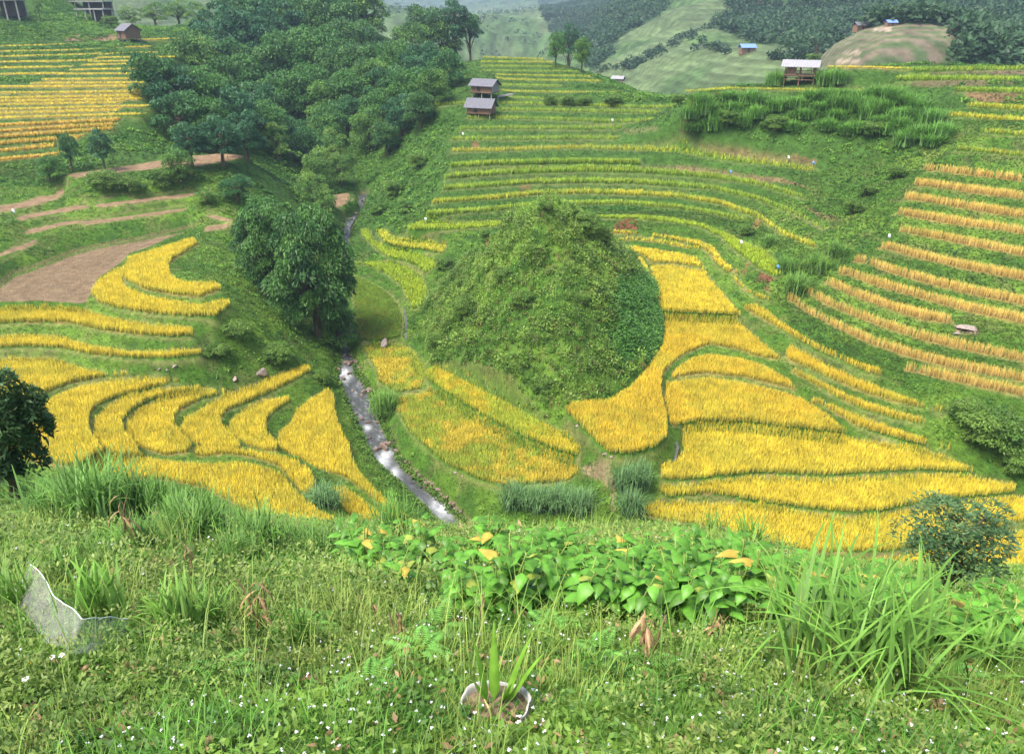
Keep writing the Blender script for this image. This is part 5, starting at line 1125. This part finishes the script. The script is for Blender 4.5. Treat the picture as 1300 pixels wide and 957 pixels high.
for k in range(600):
    u = random.uniform(452, 1320); v0 = np.interp(u, [450, 560, 700, 900, 1000, 1150, 1300], [716, 716, 716, 722, 742, 775, 800]); v1 = np.interp(u, [450, 560, 640, 900, 1000, 1150, 1300], [745, 775, 785, 800, 800, 835, 850])
    v = random.uniform(v0, v1)
    if n_bl >= 150: break
    p = fhit(u, v); n_bl += 1
    put2(random.choice(BL), ('leaves', 'stems'), (p[0], p[1], p[2]-.05), random.uniform(.5, .75), 'broad_leaved_plant', 'bright green broad-leaved plant in the leafy bank between the herbs and the golden paddies', 'plant', bg_)
# tall arching grasses, each a thing
def gclump(u, v, hpx, T, wide=1.0, label='', group=None):
    p = fhit(u, v); dep = p[1]*cp-p[2]*sp_; h = hpx*dep/F*1.1
    o = bpy.data.objects.new('tall_grass_clump', T); link(o); o.location = (p[0], p[1], p[2]-.03); o.scale = (h*wide, h*wide, h); o.rotation_euler = (0, 0, random.uniform(0, 6.28)); tag(o, label, 'grass clump', group); return o
GA = [grass_template(400+i, 190, 1.0, .03, .62, (.14, .29, .05), (.06, .15, .025), 1.0, 7) for i in range(3)]
GN = [grass_template(410+i, 48, 1.0, .055, .4, (.16, .33, .045), (.09, .2, .025), .7, 7) for i in range(2)]
GW = grass_template(420, 168, 1.0, .031, .9, (.16, .33, .05), (.08, .18, .03), 1.1, 9)
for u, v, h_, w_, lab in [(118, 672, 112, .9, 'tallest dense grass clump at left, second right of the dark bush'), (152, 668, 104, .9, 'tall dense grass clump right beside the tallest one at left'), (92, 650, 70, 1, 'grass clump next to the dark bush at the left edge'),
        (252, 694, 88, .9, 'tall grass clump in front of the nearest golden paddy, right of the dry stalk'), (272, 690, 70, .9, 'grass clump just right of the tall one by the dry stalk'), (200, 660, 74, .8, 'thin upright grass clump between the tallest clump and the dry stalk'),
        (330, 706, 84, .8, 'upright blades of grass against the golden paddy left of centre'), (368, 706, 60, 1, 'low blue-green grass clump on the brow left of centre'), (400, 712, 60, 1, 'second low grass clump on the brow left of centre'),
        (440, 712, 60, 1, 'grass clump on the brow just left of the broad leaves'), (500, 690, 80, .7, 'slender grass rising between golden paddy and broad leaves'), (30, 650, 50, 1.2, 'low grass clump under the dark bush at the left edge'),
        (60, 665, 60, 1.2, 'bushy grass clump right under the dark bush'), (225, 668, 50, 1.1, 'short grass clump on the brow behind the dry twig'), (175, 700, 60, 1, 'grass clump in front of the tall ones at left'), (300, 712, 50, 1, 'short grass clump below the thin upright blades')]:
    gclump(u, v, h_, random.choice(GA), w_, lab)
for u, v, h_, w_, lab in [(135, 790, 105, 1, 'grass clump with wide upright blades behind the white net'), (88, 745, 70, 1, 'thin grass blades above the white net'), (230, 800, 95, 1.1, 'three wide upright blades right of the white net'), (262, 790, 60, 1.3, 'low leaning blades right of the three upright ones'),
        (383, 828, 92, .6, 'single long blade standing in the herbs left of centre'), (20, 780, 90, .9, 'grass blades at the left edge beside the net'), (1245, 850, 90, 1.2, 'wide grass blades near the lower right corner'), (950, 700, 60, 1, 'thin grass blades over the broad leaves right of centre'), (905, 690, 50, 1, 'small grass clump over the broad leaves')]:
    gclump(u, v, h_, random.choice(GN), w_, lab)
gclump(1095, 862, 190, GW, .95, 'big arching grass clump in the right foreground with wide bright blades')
# ferns
def fern_template(seed):
    r_ = random.Random(seed); parts_ = []
    for k in range(7):
        az = k*.9+r_.uniform(-.3, .3); L = r_.uniform(.7, 1); e = r_.uniform(.5, 1.0); p = np.zeros(3); d = None
        for i in range(17):
            e -= .09; d = np.array((math.cos(az)*math.cos(e), math.sin(az)*math.cos(e), math.sin(e))); p = p+d*L/17
            if i < 2: continue
            w_ = .26*L*math.sin(math.pi*(i/17)**.6)*.9+.02
            for s in (-1, 1):
                V, Fq = bigleaf(p, az+s*1.25, e*.3-.05, w_, .05, .3, .1, 2, .6); parts_.append((V, Fq, np.repeat(np.array([[.14, .34, .06]])*r_.uniform(.8, 1.2), len(V), 0)))
    V = merge(*parts_); return np_mesh('fronds', V[0], V[1], M_leaf, V[2])
FT = [fern_template(500+i) for i in range(2)]
for u, v, s, lab in [(560, 800, .3, 'fern left of the spiky potted plant'), (535, 830, .28, 'fern nearest the dark twigs left of the potted plant'), (590, 770, .3, 'fern behind the spiky potted plant'), (700, 800, .28, 'fern right of the potted plant'), (760, 830, .25, 'fern among white flowers right of the potted plant'), (820, 850, .25, 'fern in front of the tall dry stalk'), (395, 800, .28, 'fern in the herbs right of the dry stalk at left'), (1200, 860, .28, 'fern at the foot of the arching grass clump'), (470, 870, .25, 'fern near the bottom edge left of the sack'), (280, 860, .25, 'fern near the bottom edge at left')]:
    p = fhit(u, v); o = bpy.data.objects.new('fern', random.choice(FT)); link(o); o.location = (p[0], p[1], p[2]+.02); o.scale = (s, s, s); o.rotation_euler = (0, 0, random.uniform(0, 6)); tag(o, lab, 'fern')
# dry stalks
M_dry = foliage_mat('dry leaves', .2, .8, .1, .3, 20)
def dry_stalk(u, v, hpx, label, n=2, seed=0, leafy=8):
    p = fhit(u, v); dep = p[1]*cp-p[2]*sp_; h = hpx*dep/F*1.15; r_ = random.Random(seed)
    root = bpy.data.objects.new('dry_stalk', None); link(root); root.location = (p[0], p[1], p[2]-.02)
    for k in range(n):
        lx = r_.uniform(-.25, .25)*h; ly = r_.uniform(-.1, .1)*h; hh = h*r_.uniform(.6, 1) if k else h
        P = [(k*.03, 0, 0), (k*.03+lx*.4+r_.uniform(-.02, .02), ly*.4, hh*.4), (k*.03+lx*.7, ly, hh*.75), (k*.03+lx+r_.uniform(-.03, .03), ly, hh)]
        V, Fq = tube(P, [.009, .008, .006, .003], 6); link(bpy.data.objects.new('stem', np_mesh('stem', V, Fq, M_bark2)), root)
    L_ = []
    for k in range(leafy*2):
        t = r_.uniform(.15, 1); az = r_.uniform(0, 6.28); V, Fq = bigleaf((lx*t*.7, ly*t, h*t), az, r_.uniform(-1.2, .2), h*r_.uniform(.35, .6), .022, 1.6, .5, 5, .7)
        L_.append((V, Fq, np.repeat(np.array([[.42, .27, .15]])*r_.uniform(.6, 1.2), len(V), 0)))
    if L_:
        V = merge(*L_); link(bpy.data.objects.new('dry_leaves', np_mesh('dry_leaves', V[0], V[1], M_dry, V[2])), root)
    tag(root, label, 'dry stalk')
M_bark2 = plain_mat('dry stalk', (.25, .165, .10), .9, .1, 14, .35)
for i, (u, v, h_, lab, n, lf) in enumerate([(158, 700, 80, 'twisted dry stalk beside the tall grass at left', 2, 6), (330, 802, 78, 'leaning dry stalk with papery leaves left of centre', 2, 9), (500, 808, 40, 'pair of short dark dead stems left of the potted plant', 2, 3), (515, 812, 46, 'dead forked stem next to the pair of dark stems', 1, 4),
        (465, 778, 34, 'thin dead twig at the left end of the broad leaves', 1, 1), (480, 790, 30, 'short brown twig beside the thin dead one', 1, 2), (824, 842, 80, 'tall bunch of dry hanging leaves right of the potted plant', 2, 14), (903, 812, 44, 'broken stump of a dry stalk below the broad leaves', 2, 7),
        (250, 735, 50, 'thin dry stem with reddish leaves near the left grass clumps', 1, 4), (610, 800, 60, 'short dry shoot behind the potted plant', 1, 2), (1012, 705, 40, 'dry curled shoot rising above the broad leaves', 1, 3), (560, 745, 30, 'small dry twig in the broad leaves', 1, 1)]):
    dry_stalk(u, v, h_, lab, n, 600+i, lf)
# dark bush at the left edge, airy bush at the right
TD = tree_template(170, nb=26, nl=330, leaf=(.62, .2), cols=((.035, .085, .03), (.07, .14, .04)), blob=(.3, .42), droop=.2)
TA = tree_template(171, nb=28, nl=150, leaf=(.38, .17), cols=((.05, .12, .045), (.11, .2, .07)), blob=(.26, .44), droop=.1)
put_tree(TD, 0, 560, 122, 180, y=11.5, name='dark_bush', label='dark glossy bush with a few pink tips at the left edge', cat='bush')
put_tree(TA, 1218, 690, 148, 118, y=7.6, name='airy_bush', label='airy blue-green bush with reddish tips in front of the golden paddies at lower right', cat='bush')
M_pink = foliage_mat('pink tips', .3, .6, .2, .1, 4)
for (u, v, y, w_, h_, n, nm) in [(30, 490, 11.2, 30, 40, 26, 0), (1215, 680, 7.4, 70, 55, 40, 1)]:
    cx, cy, cz = at_dist(u, v, y); s = y/900
    pass
# white net
M_net, t, b = new_mat('white plastic net')
g = t.nodes.new('ShaderNodeTexCoord'); outs = []
for k in range(2):
    wv = t.nodes.new('ShaderNodeTexWave'); wv.bands_direction = 'X' if k == 0 else 'Y'; wv.inputs['Scale'].default_value = 34; wv.inputs['Distortion'].default_value = .4; t.links.new(g.outputs['UV'], wv.inputs['Vector']); outs.append(wv)
mxn = t.nodes.new('ShaderNodeMath'); mxn.operation = 'MAXIMUM'; t.links.new(outs[0].outputs['Fac'], mxn.inputs[0]); t.links.new(outs[1].outputs['Fac'], mxn.inputs[1])
mr = t.nodes.new('ShaderNodeMapRange'); mr.inputs[1].default_value = .55; mr.inputs[2].default_value = .8; mr.inputs[3].default_value = .03; mr.inputs[4].default_value = .3; t.links.new(mxn.outputs[0], mr.inputs[0])
t.links.new(mr.outputs[0], b.inputs['Alpha']); b.inputs['Base Color'].default_value = (.55, .55, .52, 1); b.inputs['Roughness'].default_value = .6
top = [(38, 716, .0), (62, 742, .0), (80, 768, 0), (105, 782, 0), (130, 786, 0), (166, 782, 0)]; bot = [(14, 756, 0), (40, 790, 0), (66, 812, 0), (95, 822, 0), (130, 816, 0), (160, 800, 0)]
def netpt(u, v, lift):
    r = fhit(u, v+10); return np.array(r)+np.array((0, 0, lift))
na, nb_ = 36, 16; NV = np.zeros((na, nb_, 3))
for i in range(na):
    t_ = i/(na-1)*5; k = min(int(t_), 4); f_ = t_-k
    a = np.array(top[k])*(1-f_)+np.array(top[k+1])*f_; c = np.array(bot[k])*(1-f_)+np.array(bot[k+1])*f_
    y_ = fhit(c[0], min(c[1]+8, 860))[1]
    pa = np.array(at_dist(a[0], a[1], y_+.02)); pb = np.array(at_dist(c[0], c[1], y_-.05))
    for j in range(nb_):
        s = j/(nb_-1); NV[i, j] = pa*(1-s)+pb*s+np.array((0, -.10*math.sin(math.pi*s)+.015*math.sin(i*.5+j*.5), -.03*math.sin(math.pi*s)+.004*math.sin(i*1.1)))
i = (np.arange(na-1)[:, None]*nb_+np.arange(nb_-1)[None]).ravel(); NF = np.stack([i, i+1, i+nb_+1, i+nb_], 1)
root = bpy.data.objects.new('plastic_net', None); link(root); root.location = tuple(NV[na//2, nb_-1])
me = np_mesh('mesh_sheet', NV.reshape(-1, 3)-NV[na//2, nb_-1], NF, M_net, smooth_=True); uvl = me.uv_layers.new(name='uv')
uvv = np.stack(np.meshgrid(np.arange(na)/na*1.5, np.arange(nb_)/nb_*.7, indexing='ij'), -1).reshape(-1, 2); li = np.empty(len(me.loops), np.int32); me.loops.foreach_get('vertex_index', li); uvl.data.foreach_set('uv', uvv[li].astype(np.float32).ravel())
link(bpy.data.objects.new('net_sheet', me), root)
V, Fq = tube(NV[:, 0]-NV[na//2, nb_-1], np.full(na, .0025), 6); link(bpy.data.objects.new('hem', np_mesh('hem', V, Fq, M_bagw, smooth_=True)), root)
tag(root, 'crumpled white plastic net lying in the herbs at lower left', 'net')
# sack with soil and the spiky plant
M_sack = plain_mat('white woven sack', (.42, .41, .39), .8, .2, 30, .2, bump=.4); M_soil = plain_mat('potting soil', (.14, .1, .07), .95, .1, 30, .45, bump=.8)
p = fhit(629, 905); dep = p[1]*cp-p[2]*sp_; R = 44*dep/F
root = bpy.data.objects.new('plant_sack', None); link(root); root.location = (p[0], p[1]+.02, p[2])
bm = bmesh.new(); n = 40; rings = []
for (rr_, zz) in [(1.02, -1.5), (1.12, -.8), (1.1, -.1), (1.0, .25), (1.0, .3), (.97, .3), (.93, .2), (.9, 0)]:
    rings.append([bm.verts.new((R*rr_*math.cos(a)*(1+.05*math.sin(3*a+zz)+.025*math.sin(11*a)), R*rr_*math.sin(a)*.85*(1+.04*math.sin(2*a)+.02*math.sin(9*a)), R*(zz+.09*math.sin(3*a+1)*(zz > -.2)))) for a in [2*math.pi*k/n for k in range(n)]])
for a, b_ in zip(rings[:-1], rings[1:]):
    for k in range(n): bm.faces.new((a[k], a[(k+1) % n], b_[(k+1) % n], b_[k]))
o = bm_obj('sack', bm, M_sack, root)
for f in o.data.polygons: f.use_smooth = True
gr_ = np.linspace(0, 1, 9); V = [(0, 0, R*.22)]; 
for r_ in gr_[1:]:
    for k in range(24): a = 2*math.pi*k/24; V.append((R*.93*r_*math.cos(a), R*.8*r_*math.sin(a), R*(.12+.1*(1-r_)+.08*(vnoise(np.array(r_*9*math.cos(a)), np.array(r_*9*math.sin(a)), 3)-.5))))
Fs3 = np.array([(0, 1+k, 1+(k+1) % 24) for k in range(24)]); Fs4 = np.array([(1+24*i+k, 1+24*(i+1)+k, 1+24*(i+1)+(k+1) % 24, 1+24*i+(k+1) % 24) for i in range(7) for k in range(24)])
link(bpy.data.objects.new('soil', np_mesh('soil', np.array(V), [Fs3, Fs4], M_soil, smooth_=True)), root)
tag(root, 'white woven sack filled with soil at the bottom edge, centre', 'sack')
pl = bpy.data.objects.new('spiky_plant', None); link(pl); pl.location = (p[0], p[1]+.05, p[2]+R*.15)
for (dx_, az, el, L, W) in [(-.035, -2.6, 1.35, .10, .07), (-.03, math.pi*.8, 1.5, .17, .05), (-.005, math.pi*.5, 1.5, .20, .055), (.03, .3, 1.38, .20, .06), (.045, .1, 1.2, .16, .05), (.02, -.9, 1.3, .10, .05)]:
    V, Fq = bigleaf((dx_*1.2, 0, 0), az, el, L*2.1, W*.95, .3, .5, 8, .45); c = np.array((.17, .34, .04)); T = np.repeat(c[None], len(V), 0); T[1::3] *= 1.2
    link(bpy.data.objects.new('leaf', np_mesh('leaf', V, Fq, M_bleaf, T, True)), pl)
tag(pl, 'young spiky plant with stiff upright leaves growing in the white sack', 'plant')
V, Fq = tube([(-.02, -.09, -.12), (-.015, -.10, 0), (-.03, -.10, .07), (-.05, -.08, .10)], [.006, .006, .005, .003], 6)
o = link(bpy.data.objects.new('straw', np_mesh('straw', V, Fq, plain_mat('straw', (.6, .45, .2), .7, .2)))); o.location = pl.location; tag(o, 'bent yellow straw leaning on the rim of the white sack', 'straw')
# daisies
M_yel = plain_mat('flower centre', (.8, .45, .03), .8, .1)
def daisy(u, v, s, label, petals=True):
    r = fhit(u, v+16); p = at_dist(u, v, r[1]); root = bpy.data.objects.new('daisy' if petals else 'yellow_bud', None); link(root); root.location = (r[0], r[1], r[2]); h = p[2]-r[2]
    V, Fq = tube([(0, 0, -.02), (.005, 0, h*.6), (p[0]-r[0], 0, h)], [.0018, .0016, .0014], 5); link(bpy.data.objects.new('stem', np_mesh('stem', V, Fq, M_stem)), root)
    bm = bmesh.new(); bmesh.ops.create_uvsphere(bm, u_segments=12, v_segments=8, radius=s*.32); o = bm_obj('centre', bm, M_yel, root); o.location = (p[0]-r[0], -.004, h+.003); o.scale = (1, 1, .7)
    if petals:
        L_ = []
        for k in range(6):
            V, Fq = bigleaf((p[0]-r[0]+s*.2*math.cos(k*1.047), s*.2*math.sin(k*1.047)-.004, h), k*1.047, .25, s, s*.75, .5, .1, 4, .9); L_.append((V, Fq, np.full((len(V), 3), .85)))
        V = merge(*L_); link(bpy.data.objects.new('petals', np_mesh('petals', V[0], V[1], M_flower, V[2])), root)
    tag(root, label, 'flower')
daisy(66, 833, .016, 'left white daisy with yellow centre below the net'); daisy(79, 830, .016, 'right white daisy of the two below the net'); daisy(33, 860, .016, 'white daisy low at the left edge of the foreground')
daisy(40, 840, .014, 'single yellow bud left of the two white daisies', False)
